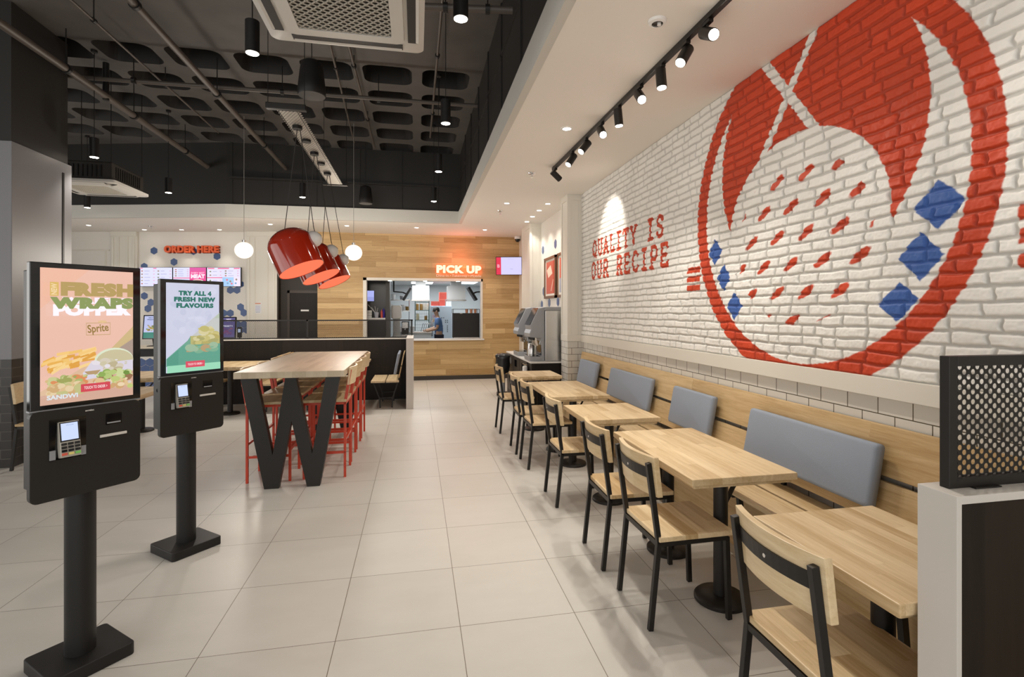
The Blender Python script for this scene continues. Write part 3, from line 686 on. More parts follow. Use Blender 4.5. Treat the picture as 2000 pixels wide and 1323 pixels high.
# ceiling cassette air conditioners
def air_con(cx, cy, z, label, lattice, flaps):
    r = empty('air_conditioner', (cx,cy,z), 0, label, 'air conditioner', 'ceiling cassette air conditioners'); w = .475
    MB().box(-.42,.42,-.42,.42,.045,.30).build('casing', M_acdark, r, bevel=.02)
    c = MB()
    for i in range(12): c.box(.418,.428,-.33+i*.055,-.31+i*.055,.09,.25)
    c.build('casing_vent', M_black, r); c = MB()
    for i in range(12): c.box(-.33+i*.055,-.31+i*.055,-.428,-.418,.09,.25)
    c.build('casing_vent', M_black, r)
    p = MB(); n = 6; outer = rrect(-w,w,-w,w,.05,n); inner = rrect(-.275,.275,-.275,.275,.02,n); m = len(outer)
    mid = rrect(-.355,.355,-.355,.355,.05,n)
    v = [(x,y,.045) for x,y in outer]+[(x,y,.012) for x,y in outer]+[(x*.985,y*.985,.006) for x,y in outer]+[(x,y,.012) for x,y in mid]+[(x*.985,y*.985,-.008) for x,y in mid]+[(x,y,-.010) for x,y in inner]+[(x,y,.01) for x,y in inner]
    f = []
    for k in range(6):
        f += [(k*m+i, (k+1)*m+i, (k+1)*m+(i+1)%m, k*m+(i+1)%m) for i in range(m)]
    p.add(v, f).build('fascia_panel', M_acw, r, smooth=True)
    MB().box(-.27,.27,-.27,.27,.012,.02).build('grille_backing', M_acdark, r)
    g = MB()
    if lattice:
        k = 11; st = .55/k
        for i in range(-k, k):
            for sg in (1, -1):
                a = max(-.275, -.275+i*st*1.0); b = min(.275, a+.55)
                x0 = -.275+max(0, i*st); x1 = min(.275, .275+i*st)
                if x1-x0 < .02: continue
                y0 = -.275+max(0, -i*st); y1 = y0+(x1-x0)
                g.bar((x0, sg*y0, -.003), (x1, sg*y1, -.003), .0055, .006)
        for i in range(1, 22): g.box(-.275,.275,-.275+i*.025-.0014,-.275+i*.025+.0014,.001,.004)
    else:
        for i in range(1, 22): g.box(-.275+i*.025-.002,-.275+i*.025+.002,-.275,.275,-.006,.006)
        for i in range(1, 5): g.box(-.275,.275,-.275+i*.11-.002,-.275+i*.11+.002,-.004,.004)
    g.build('grille', mat('grille_slats', (.50,.47,.41), .5) if 'grille_slats' not in bpy.data.materials else bpy.data.materials['grille_slats'], r)
    for k in range(4):
        R = Matrix.Rotation(k*PI/2, 4, 'Z')
        s = MB(); s.T = R; s.box(.375,.440,-.34,.34,.004,.0065).build('air_slot', M_black, r)
        q = MB(); q.T = R @ Matrix.Translation((.445,0,.004)) @ Matrix.Rotation(math.radians(flaps), 4, 'Y'); q.box(-.072,0,-.335,.335,-.005,.003).build('louvre', M_acw, r, bevel=.002)
    for x in (-.40,.40):
        for y in (-.40,.40): MB().tube([(x,y,.28),(x,y,HC-z+(0 if lattice else .268))], .005, 6).build('hanger_rod', M_black, r)
air_con(-.43,3.055,3.325,'big white ceiling cassette air conditioner at the top of the photo',True,14)
air_con(-4.505,8.375,3.335,'air conditioner hanging beside the dark column on the left',False,-16)

# pipes
def pipe(pts, r, label, hang=(), mtl=M_pipe):
    o = empty('ceiling_pipe', pts[0], 0, label, 'pipe', 'pipes under the dark ceiling'); p0 = Vector(pts[0])
    MB().tube([Vector(p)-p0 for p in pts], r, 12).build('pipe_run', mtl, o, smooth=True)
    for h in hang:
        q = Vector(h)-p0; d = (Vector(pts[1])-Vector(pts[0])).normalized()
        MB().tube([q+Vector((0,0,r)), Vector((q.x,q.y,HC-p0.z))], .006, 6).build('hanger_rod', M_black, o)
        MB().cyl(q-d*.02, q+d*.02, r+.012, 14).build('clamp', M_black, o)
pipe([(-3.84,3,4.3),(-3.84,11.35,4.3)], .043, 'thick grey brown pipe running past the dark column, leftmost of the long pipes', [(-3.84,y,4.3) for y in (5.0,6.6,8.0,9.6)])
pipe([(-2.44,3,4.3),(-2.44,10.4,4.3)], .036, 'long pipe slanting down to the dark wall, second from left', [(-2.44,y,4.3) for y in (5.1,7.0,9.0)])
pipe([(-3.19,4,4.52),(-3.19,9.2,4.52)], .013, 'thin conduit between the two thick long pipes', [(-3.19,y,4.52) for y in (5.9,7.4)])
pipe([(-4.3,7.12,4.42),(.82,7.03,4.42)], .026, 'straight cross pipe running from side to side under the waffle ceiling', [(x,7.08,4.42) for x in (-3.4,-1.7,-.5,.3)])
pipe([(-.93,5.2,4.62),(-1.10,9.6,4.62)], .014, 'thin conduit right of the hanging black speaker', [(-.99,6.7,4.62)])
pipe([(-.76,5.0,4.62),(-.76,9.8,4.62)], .018, 'conduit running back above the speaker, in the middle of the ceiling', [(-.76,6.6,4.62),(-.76,8.4,4.62)])
pipe([(.245,4.2,4.6),(.23,9.0,4.6)], .016, 'conduit above the right row of black pendants', [(.24,6.1,4.6),(.24,7.9,4.6)])
pipe([(-.1,4.62,4.28),(.84,4.50,4.28)], .032, 'short sprinkler pipe beside the bulkhead at the top of the photo', [(.25,4.575,4.28),(.62,4.53,4.28)])
pipe([(-3.84,7.35,4.25),(-3.84,7.35,4.72)], .035, 'short black upright pipe stub beside the thick left pipe', (), M_black)
for x, y, lb in ((1.438,6.357,'ceiling sprinkler left of the far end of the track'),(1.435,8.865,'far ceiling sprinkler near the downlight before the drinks counter'),(-5.388,11.88,'ceiling sprinkler above the order here sign')):
    r = empty('sprinkler', (x,y,HS-.0005), 0, lb, 'sprinkler', 'ceiling sprinklers')
    MB().lathe([(.028,-.02),(.045,-.012),(.05,0)], 20).build('rosette', M_chrome, r, smooth=True); MB().cyl((0,0,-.055),(0,0,-.015), .009, 10).build('head', M_chrome, r); MB().cyl((0,0,-.058),(0,0,-.055), .02, 12).build('deflector', M_chrome, r)
r = empty('emergency_light', (1.427,2.874,HS-.0005), 0, 'round white emergency light with dark hollow on the ceiling left of the track', 'ceiling fitting')
MB().lathe([(.034,-.022),(.052,-.016),(.056,0)], 28, cap=False).build('rim', M_whiteplastic, r, smooth=True); MB().lathe([(.0005,-.010),(.036,-.012)], 24, cap=False).build('recess', mat('fitting_dark', (.06,.05,.04), .4), r); MB().cyl((.012,0,-.028),(.012,0,-.01), .012, 14).build('lamp_tip', M_whiteplastic, r)
r = empty('security_camera', (2.33,11.84,HS-.0005), 0, 'white dome security camera in the ceiling corner above the tilted screen', 'camera')
MB().cyl((0,0,-.06),(0,0,0), .075, 24).build('housing', M_whiteplastic, r, smooth=True, bevel=.008); MB().sphere((0,0,-.07), .062, 20, 12).build('dome', M_bezel, r, smooth='all')

# ------------------------------------------------------------------ dining row along the brick wall
def bent_panel(w, z0, z1, t, bulge, x0, lean=0.0, n=12):
    mb = MB(); vs = []
    for i in range(n+1):
        y = -w/2+w*i/n; bx = -bulge*(1-(2*y/w)**2)
        for z in (z0, z1):
            for k in (0, t): vs.append((x0+bx+k+lean*(z-z0), y, z))
    f = []
    for i in range(n):
        a, b = 4*i, 4*(i+1); f += [(a,b,b+2,a+2),(a+1,a+3,b+3,b+1),(a+2,b+2,b+3,a+3),(a,a+1,b+1,b)]
    f += [(0,2,3,1),(4*n,4*n+1,4*n+3,4*n+2)]
    return mb.add(vs, f)
def make_chair():
    r = empty('dining_chair', (0,0,0)); q = .024
    MB().box(.040,.455,-.212,.212,.440,.466).build('seat', M_oak, r, bevel=.004)
    fr = MB()
    for s in (-1, 1): fr.bar((.045,s*.19,.426),(.425,s*.19,.426), q)
    fr.bar((.045,-.19,.426),(.045,.19,.426), q).bar((.425,-.19,.426),(.425,.19,.426), q); fr.build('seat_frame', M_blackm, r)
    for s in (-1, 1):
        MB().bar((0,s*.19,0),(.046,s*.19,.44), q, .026, (1,0,0)).build('leg', M_blackm, r, bevel=.002)
        MB().bar((.440,s*.19,0),(.425,s*.19,.43), q, .026, (1,0,0)).build('leg', M_blackm, r, bevel=.002)
        MB().bar((.046,s*.19,.428),(-.012,s*.19,.835), q, .026, (1,0,0)).build('back_post', M_blackm, r, bevel=.002)
    bent_panel(.43, .665, .865, .027, .040, .030, -.12).build('backrest', M_oak_bend, r, bevel=.003)
    st = bent_panel(.385, .752, .806, .005, .036, .008, -.12).build('back_strap', M_blackm, r)
    MB().cyl((-.034,0,.779),(-.028,0,.779), .007, 10).build('screw', M_chrome, st)
    return r
GC = 'black framed wooden chairs along the brick wall tables'
chair = make_chair(); tag(chair, 'wooden chair with black legs nearest the camera, at the half hidden front table', 'chair', GC)
chair.location = (1.165,1.51,0)
for x, y, a, lb in ((1.138,2.565,1,'near one of two wooden chairs at the long front table'),(1.125,3.17,-1,'far one of two wooden chairs at the long front table'),
    (1.112,4.197,0,'single wooden chair at the small table between the two long tables'),(1.096,5.21,1,'near one of two wooden chairs at the farther long table'),
    (1.086,5.77,-1,'far one of two wooden chairs at the farther long table'),(1.062,6.76,0,'farthest wooden chair of the row, before the drinks counter')):
    dup(chair, (x,y,0), math.radians(a), lb)
dup(chair, (-3.955,6.18,0), 0, 'wooden chair standing against the dark tiled column behind the nearest kiosk')

def make_table(w, d, cols, label, group, loc, top=M_oak_table, h=.75, base_r=.14):
    r = empty('dining_table', loc, 0, label, 'table', group)
    t = MB().box(-w/2,w/2,-d/2,d/2,h-.036,h).build('tabletop', top, r, bevel=.004)
    MB().box(-w/2+.018,w/2-.018,-d/2+.018,d/2-.018,h-.056,h-.036).build('tabletop_underside', top, r, bevel=.008)
    for y in cols:
        MB().cyl((0,y,.03),(0,y,h-.066), .038, 24).build('pedestal', M_blackm, r, smooth=True)
        MB().lathe([(base_r,0),(base_r,.016),(base_r*.93,.026),(.05,.034),(.0005,.034)], 36, (0,y,0)).build('base_plate', M_blackm, r, smooth=True)
        mb = MB().box(-w*.34,w*.34,y-.025,y+.025,h-.068,h-.055).box(-.022,.022,y-.16,y+.16,h-.068,h-.055); mb.build('top_bracket', M_blackm, r)
        MB().bar((.0,y+.02,h-.30),(w*.22,y+.02,h-.068), .03, .008).build('brace', M_blackm, r)
    return r
GT = 'oak tables along the brick wall bench'
make_table(.58,.655,(0,), 'front oak table, partly hidden behind the low partition at the right', GT, (1.645,1.55,0))
make_table(.60,1.05,(-.30,.30), 'long oak table with two pedestals, second from the camera', GT, (1.645,2.855,0))
make_table(.61,.66,(0,), 'small square oak table between the two long tables', GT, (1.592,4.09,0))
make_table(.61,1.10,(-.28,.28), 'farther long oak table, behind the small square one', GT, (1.595,5.40,0))
make_table(.60,.62,(0,), 'farthest oak table of the row, beside the drinks counter', GT, (1.560,6.74,0))

def wall_bench(y0, y1, label):
    yc = (y0+y1)/2; L = (y1-y0)/2-.001; r = empty('wall_bench', (2.17,yc,0), 0, label, 'bench', 'slatted oak benches along the brick wall')
    MB().box(-.215,-.008,-L,L,.428,.456).build('seat_plank', M_oak_plank2, r, bevel=.003)
    MB().box(.014,.190,-L,L,.428,.456).build('seat_plank', M_oak_plank2, r, bevel=.003)
    for z0, z1 in ((.505,.712),(.740,.990)):
        f = lambda z: .150+.19*(z-.5)
        MB().prismY([(f(z0),z0),(f(z1),z1),(f(z1)+.022,z1),(f(z0)+.022,z0)], -L, L).build('back_plank', M_oak_plank, r, bevel=.002)
    MB().box(-.055,-.035,-L,L,.0,.40).build('base_panel', M_oak_plank, r)
    n = max(2, int(L*2/.9)+1)
    for i in range(n):
        y = -L+.1+(2*L-.2)*i/(n-1); s = MB().bar((-.20,y,.415),(.23,y,.415), .03, .024).bar((.175,y,.41),(.262,y,.93), .03, .02, (1,0,0)).bar((-.14,y,.40),(-.10,y,0), .03, .03, (1,0,0)); s.build('support', M_blackm, r)
    return r
M_oak_plank2 = wood('oak_seat_plank', OAK_L, OAK_D, 'X', 'Y', .5, 2.2, grain=.8)
wall_bench(4.16, 7.30, 'farther oak wall bench, carrying three of the blue grey cushions'); wall_bench(.62, 4.16, 'nearer oak wall bench, carrying the long blue grey cushion')
def cushion(y0, y1, label):
    r = empty('back_cushion', (2.30,(y0+y1)/2,.745), 0, label, 'cushion', 'blue grey cushions on the oak bench back'); L = (y1-y0)/2
    mb = MB(); mb.T = Matrix.Rotation(math.radians(11), 4, 'Y'); n = 8
    pts = rrect(-L, L, -.166, .166, .022, 4); m = len(pts); v = []; 
    for x, k in ((.024,1.0),(-.004,1.0),(-.016,.985),(-.022,.95),(-.025,.88)): v += [(x, p[0]-(1-k)*.166*(1 if p[0] > 0 else -1), p[1]*k) for p in pts]
    f = [(k*m+i, k*m+(i+1)%m, (k+1)*m+(i+1)%m, (k+1)*m+i) for k in range(4) for i in range(m)]+[list(range(m))[::-1], list(range(4*m,5*m))]
    mb.add(v, f).build('padding', M_cush, r, smooth='all')
    mb = MB(); mb.T = Matrix.Rotation(math.radians(11), 4, 'Y'); mb.box(.022,.030,-L+.01,L-.01,-.155,.155).build('backing_board', M_black, r)
cushion(6.36,7.06,'narrow blue grey back cushion at the far end of the bench'); cushion(4.78,5.88,'wide blue grey back cushion, second from the far end')
cushion(3.69,4.33,'narrow blue grey back cushion between the two wide ones'); cushion(2.205,3.23,'widest looking blue grey back cushion behind the long front table')
cushion(1.12,1.74,'blue grey cushion seen through the perforated screen at the right')

# low partition at the right edge with a perforated screen on it
r = empty('low_partition', (1.93,1.155,0), 0, 'low partition with cream end and dark wood face at the right edge of the photo', 'partition')
MB().box(-.514,.50,-.046,.046,0,1.078).build('wood_panel', M_darkwood, r)
MB().box(-.53,-.514,-.055,.055,0,1.10).box(-.515,.50,-.055,.055,1.078,1.10).build('frame', M_grey, r, bevel=.0015)
r = empty('perforated_screen', (1.94,1.166,1.10), 0, 'black framed perforated metal screen standing on the low partition at the right', 'screen')
fr = MB().box(-.50,-.472,-.014,.014,0,.366).box(-.472,.50,-.014,.014,.338,.366).box(-.472,.50,-.014,.014,0,.028); fr.build('frame', M_blackm, r, bevel=.0015)
mb = MB(); mb.T = frame((-.478,0,.024),(1,0,0)); mb.perf2(0,.97,0,.315,.0153,.0141,.0080,12); mb.build('perforated_sheet', M_blackm, r, solid=.002)
MB().box(-.43,-.34,-.03,.03,0,.004).build('foot_plate', M_blackm, r, bevel=.001)

# ------------------------------------------------------------------ high table with W legs and red stools
r = empty('high_table', (-1.115,6.07,0), 0, 'high communal table with bleached oak top on black legs shaped like a W', 'table')
MB().box(-.465,.465,-1.17,1.17,.992,1.05).build('tabletop', M_oak_grey, r, bevel=.004)
def wleg(y, nm):
    mb = MB(); y0, y1 = y-.035, y+.035; T = .992
    mb.prismY([(-.415,T),(-.285,T),(-.150,.30),(-.045,T),(.045,T),(.185,.30),(.300,T),(.425,T),(.250,0),(.140,0),(.008,.60),(-.100,0),(-.220,0)], y0, y1)
    return mb.build(nm, M_blackm, r, bevel=.002)
wleg(-1.11,'w_leg'); wleg(1.05,'w_leg')
MB().bar((0,-1.05,.97),(0,1.0,.97), .04, .03).build('under_beam', M_blackm, r)
def make_stool():
    r = empty('bar_stool', (0,0,0)); q = .022   # backrest at +x, seat toward -x
    MB().box(-.385,.015,-.205,.205,.722,.748).build('seat', M_oak, r, bevel=.004)
    for sx in (-.37, 0):
        for s in (-1, 1):
            MB().bar((sx,s*.19,0),(sx,s*.19,.72), q).build('leg', M_red, r, bevel=.0015)
    fr = MB()
    for s in (-1, 1): fr.bar((-.37,s*.19,.710),(0,s*.19,.710), q)
    fr.bar((-.37,-.19,.710),(-.37,.19,.710), q).bar((0,-.19,.710),(0,.19,.710), q); fr.build('seat_frame', M_red, r)
    for z, p, k in ((.30,(-.37,-.19),(-.37,.19)),(.24,(-.37,-.19),(0,-.19)),(.24,(-.37,.19),(0,.19)),(.36,(0,-.19),(0,.19))):
        MB().bar((*p,z),(*k,z), q, .03 if z == .30 else q).build('foot_rail', M_red, r)
    for s in (-1, 1): MB().bar((0,s*.19,.70),(.050,s*.19,1.03), q, .026, (1,0,0)).build('back_post', M_red, r)
    bk = bent_panel(.41,.885,1.055,.018,-.035,.020,.12); bk.build('backrest', M_oak_bend, r, bevel=.002)
    return r
GS = 'red framed stools at the high table'
stool = make_stool(); tag(stool, 'nearest red framed stool on the right side of the high table', 'stool', GS); stool.location = (-.675,5.34,0)
for y, lb in ((5.84,'second red stool from the front on the right side of the high table'),(6.345,'third red stool from the front on the right side of the high table'),(6.86,'farthest red stool on the right side of the high table')): dup(stool, (-.680,y,0), 0, lb)
for y, lb in ((5.32,'nearest red framed stool on the left side of the high table'),(5.83,'second red stool on the left side, seen between the table legs'),(6.34,'third red stool on the left side of the high table'),(6.85,'farthest red stool on the left side of the high table')): dup(stool, (-1.535,y,0), PI, lb)

# ------------------------------------------------------------------ booths behind it
r = empty('booth_partition', (-1.83,9.58,0), 0, 'dark wood half wall with pale cap behind the high table', 'partition')
MB().box(-1.77,1.665,-.05,.05,0,1.085).box(1.665,1.77,-1.055,.05,0,1.13).build('wood_panel', M_darkwood, r)
MB().box(-1.78,1.665,-.055,.055,1.085,1.105).build('cap', M_grey, r, bevel=.002)
MB().box(1.662,1.776,-1.07,-1.055,0,1.15).box(1.662,1.776,-1.055,.055,1.13,1.15).box(1.772,1.776,-1.055,.055,0,1.13).build('end_cladding', M_grey, r, bevel=.002)
r = empty('mesh_screen', (-1.80,9.58,1.1055), 0, 'black metal mesh screen standing on the booth half wall', 'screen')
fr = MB().box(-1.72,1.73,-.014,.014,.31,.335).box(-1.72,1.73,-.014,.014,0,.02)
for x in (-1.72, -.09, 1.71): fr.box(x-.012,x+.014,-.014,.014,0,.335)
fr.build('frame', M_blackm, r)
mb = MB(); mb.T = frame((-1.71,0,.015),(1,0,0)); mb.perf2(0,3.41,0,.30,.0155,.0125,.0094,8); mb.build('mesh_sheet', M_blackm, r)
def booth_bench(x, y, rz, label, pad=False):
    r = empty('booth_bench', (x,y,0), rz, label, 'bench', 'slatted oak booth benches'); L = .42
    MB().box(-.23,-.008,-L,L,.425,.455).build('seat_plank', M_oak_plank2, r, bevel=.003); MB().box(.008,.215,-L,L,.425,.455).build('seat_plank', M_oak_plank2, r, bevel=.003)
    for z0, z1 in ((.50,.685),(.70,.885)):
        f = lambda z: .205+.20*(z-.5); MB().prismY([(f(z0),z0),(f(z1),z1),(f(z1)+.02,z1),(f(z0)+.02,z0)], -L, L).build('back_plank', M_oak_plank, r, bevel=.002)
    for y2 in (-L+.1, L-.1):
        MB().bar((-.21,y2,.41),(.20,y2,.41), .025).bar((-.19,y2,.40),(-.10,y2,.16), .025, .02, (1,0,0)).bar((.19,y2,.40),(.11,y2,.16), .025, .02, (1,0,0)).bar((-.10,y2,.16),(.11,y2,.16), .02).bar((-.10,y2,.16),(-.09,y2,0), .025, .02, (1,0,0)).bar((.11,y2,.16),(.10,y2,0), .025, .02, (1,0,0)).bar((.20,y2,.41),(.29,y2,.87), .02, .02, (1,0,0)).build('leg_frame', M_blackm, r)
    if pad: return r
    return r
booth_bench(-.50,9.03,0,'slatted oak bench with its back against the pale end of the half wall')
booth_bench(-1.80,9.03,PI,'oak booth bench facing right, behind the high table'); booth_bench(-2.43,9.03,0,'oak booth bench facing left, back to back with another behind the high table')
booth_bench(-3.32,9.03,PI,'oak booth bench at the left end of the half wall, beside the second kiosk')
r = empty('back_cushion', (-.300,9.03,.70), 0, 'blue grey cushion on the booth bench by the half wall end', 'cushion')
mb = MB(); mb.T = Matrix.Rotation(math.radians(11), 4, 'Y'); mb.box(-.046,.0,-.38,.38,-.16,.19); mb.build('padding', M_cush, r, bevel=.015, seg=3)
GB = 'oak booth tables'
make_table(.66,1.0,(-.25,), 'oak booth table near the half wall end, beyond the red stools', GB, (-1.12,8.90,0), M_oak_table); make_table(.68,1.0,(-.25,), 'oak booth table left of the high table, beyond the second kiosk', GB, (-2.83,8.90,0), M_oak_table)
make_table(.68,.80,(0,), 'oak table glimpsed between the two kiosks, the nearer one', 'oak tables by the dark column', (-3.06,6.02,0)); make_table(.70,.85,(0,), 'oak table glimpsed between the two kiosks, the farther one', 'oak tables by the dark column', (-3.58,7.65,0))

# ------------------------------------------------------------------ self-order kiosks
class UV(Pic):
    """picture drawn in 0..1 coordinates, v measured from the top"""
    def __init__(s, w, h): super().__init__(); s.w = w; s.h = h
    def P(s, pts, col): return s.poly([((u-.5)*s.w, (.5-v)*s.h) for u, v in pts], col)
    def R(s, u0, u1, v0, v1, col): return s.rect((u0-.5)*s.w, (u1-.5)*s.w, (.5-v1)*s.h, (.5-v0)*s.h, col)
    def E(s, u, v, ru, rv, col, rot=0): return s.ell((u-.5)*s.w, (.5-v)*s.h, ru*s.w, rv*s.h, col, rot)
    def X(s, body, u0, u1, v0, v1, col, bold=.03, rot=0, space=1.0): return s.text(body, (u0-.5)*s.w, (u1-.5)*s.w, (.5-v1)*s.h, (.5-v0)*s.h, col, bold, rot, space)
def blobs(p, n, u0, u1, v0, v1, cols, r0, r1, asp=2.0, seed=1):
    R = random.Random(seed)
    for _ in range(n):
        r = R.uniform(r0, r1); u = R.uniform(u0+r, u1-r); v = R.uniform(v0, v1)
        k = R.uniform(1, asp); p.E(u, v, r, min(r*.58/k, .5), R.choice(cols), R.uniform(-.6, .6)*.4)
C8 = lambda *a: lin(*a)
def screen_wraps():
    p = UV(.336, .578); p.R(0,1,0,1, C8(231,180,157))
    p.P([(0,.30),(.5,0),(1,0),(1,.45),(.2,1),(0,1)], C8(228,184,166))
    p.P([(1,.44),(1,.56),(.73,.70),(.73,.62)], C8(201,176,128)); p.P([(1,.54),(1,.78),(.50,.78),(.73,.655)], C8(166,146,134))
    p.P([(.73,.63),(.73,.70),(.56,.72),(.40,.78)], C8(205,168,190))
    p.P([(0,.93),(0,1),(1,1),(1,.78),(.6,.80),(.4,.83)], C8(205,165,145)); p.P([(0,.90),(.5,.72),(.62,.72),(.62,.92),(0,.93)], C8(214,180,150))
    # fries
    R = random.Random(5)
    for _ in range(46):
        u = R.uniform(.05,.52); v = R.uniform(.62,.74)+.05*(.3-u); L = R.uniform(.09,.2); a = R.uniform(.05,.65)
        c = R.choice([C8(233,190,110),C8(226,172,84),C8(240,205,140),C8(218,158,70),C8(238,196,122)]); w = .011
        du, dv = L/2*math.cos(a), -L/2*math.sin(a)*.58; p.P([(max(.01,u-du),v-dv-w),(min(.6,u+du),v+dv-w),(min(.6,u+du),v+dv+w),(max(.01,u-du),v-dv+w)], c)
    # wrap on the right
    p.E(.77,.705,.225,.098, C8(214,222,196)); p.E(.78,.712,.215,.09, C8(196,186,150)); p.P([(.42,.79),(.52,.70),(.70,.72),(.99,.71),(.99,.80),(.60,.83),(.46,.84)], C8(212,205,218))
    blobs(p, 20, .50,.98,.70,.78, [C8(206,196,178),C8(184,172,138),C8(222,216,222),C8(198,190,160)], .015, .07, 2.5, 3)
    blobs(p, 60, .52,.985,.79,.87, [C8(140,168,88),C8(112,142,66),C8(176,194,120),C8(200,208,150),C8(150,110,80)], .012, .05, 1.8, 4)
    blobs(p, 46, .50,.985,.85,.925, [C8(216,186,140),C8(200,160,112),C8(228,206,170),C8(186,196,120),C8(206,200,190)], .015, .055, 1.6, 6)
    # wrap on the left
    p.P([(.42,.775),(.60,.77),(.56,.80),(.46,.80)], C8(178,150,110))
    blobs(p, 60, .02,.46,.80,.87, [C8(170,178,112),C8(196,196,140),C8(214,140,92),C8(206,180,128),C8(156,160,92)], .012, .055, 1.8, 8)
    blobs(p, 50, .02,.44,.86,.925, [C8(214,184,138),C8(202,166,118),C8(190,186,130),C8(222,200,160)], .015, .06, 1.7, 9)
    p.X('SANDWI', .03,.34,.925,.958, C8(214,222,226), .04)
    p.R(.37,.69,.866,.925, C8(205,72,84)); p.X('TOUCH TO ORDER >', .405,.655,.884,.906, C8(250,238,236), .012, 0, 1.1)
    # sprite can mark
    p.R(.425,.69,.405,.41, C8(190,158,112)); p.R(.425,.69,.495,.50, C8(190,158,112)); p.R(.425,.43,.405,.50, C8(190,158,112)); p.R(.685,.69,.405,.50, C8(190,158,112))
    p.E(.60,.398,.05,.010, C8(222,186,140)); p.X('Sprite', .44,.67,.415,.495, C8(146,118,62), .02, .10)
    # headline
    p.X("JALAPENO", .16,.92,.212,.275, C8(244,232,244), .06, 0, 1.1); p.X('POPPER', .09,.93,.265,.352, C8(248,240,250), .085, 0, 1.12)
    p.R(.06,.145,.105,.205, C8(212,178,98)); p.text('NEW', (.10-.5)*.336-.024, (.10-.5)*.336+.024, (.5-.155)*.578-.010, (.5-.155)*.578+.010, C8(236,206,160), .04, PI/2)
    p.X('FRESH', .165,.955,.10,.205, C8(176,150,92), .085, 0, 1.12); p.X('WRAPS', .06,.955,.212,.30, C8(134,148,88), .085, 0, 1.12)
    return p
def screen_flavours():
    p = UV(.336, .578); p.R(0,1,0,1, C8(198,200,220))
    R = random.Random(3)
    for _ in range(26): p.E(R.uniform(.12,.9), R.uniform(.06,.55), R.uniform(.03,.10), R.uniform(.02,.05), R.choice([C8(194,197,218),C8(203,205,224),C8(190,194,216)]), R.uniform(-1,1))
    p.P([(1,.335),(1,.93),(0,.93),(0,.845)], C8(108,160,140)); p.P([(1,.335),(1,.62),(.42,.62)], C8(190,192,190)); p.P([(1,.335),(1,.40),(.90,.40)], C8(176,188,170))
    blobs(p, 26, .55,1.0,.52,.62, [C8(206,196,150),C8(196,184,120),C8(214,208,180),C8(186,176,110)], .03, .10, 3, 11)
    p.R(.42,1,.60,.72, C8(178,172,112)); p.P([(.30,.72),(.43,.60),(.43,.74)], C8(108,160,140)); blobs(p, 30, .44,1.0,.61,.71, [C8(190,180,116),C8(176,164,98),C8(204,196,150),C8(164,160,104)], .03, .12, 3, 12)
    p.P([(0,.845),(.30,.70),(1,.70),(1,.93),(0,.93)], C8(92,156,136)); blobs(p, 22, .30,.99,.715,.775, [C8(138,160,112),C8(120,168,140),C8(176,150,112),C8(150,178,150)], .03, .12, 4, 13)
    p.P([(0,.845),(.2,.748),(.2,.93),(0,.93)], C8(82,150,130)); p.R(0,1,.92,1, C8(150,212,180))
    p.R(.33,.69,.885,.955, C8(214,74,96)); p.X('TOUCH TO ORDER >', .37,.655,.908,.932, C8(250,240,240), .012, 0, 1.1)
    G = C8(28,108,96); p.X('TRY ALL 4', .20,.82,.085,.14, G, .075, 0, 1.12); p.X('FRESH NEW', .12,.90,.155,.21, G, .075, 0, 1.12); p.X('FLAVOURS', .16,.86,.225,.28, G, .075, 0, 1.12)
    p.X('NEW TASTE', .37,.63,.38,.41, C8(208,210,228), .03)
    return p
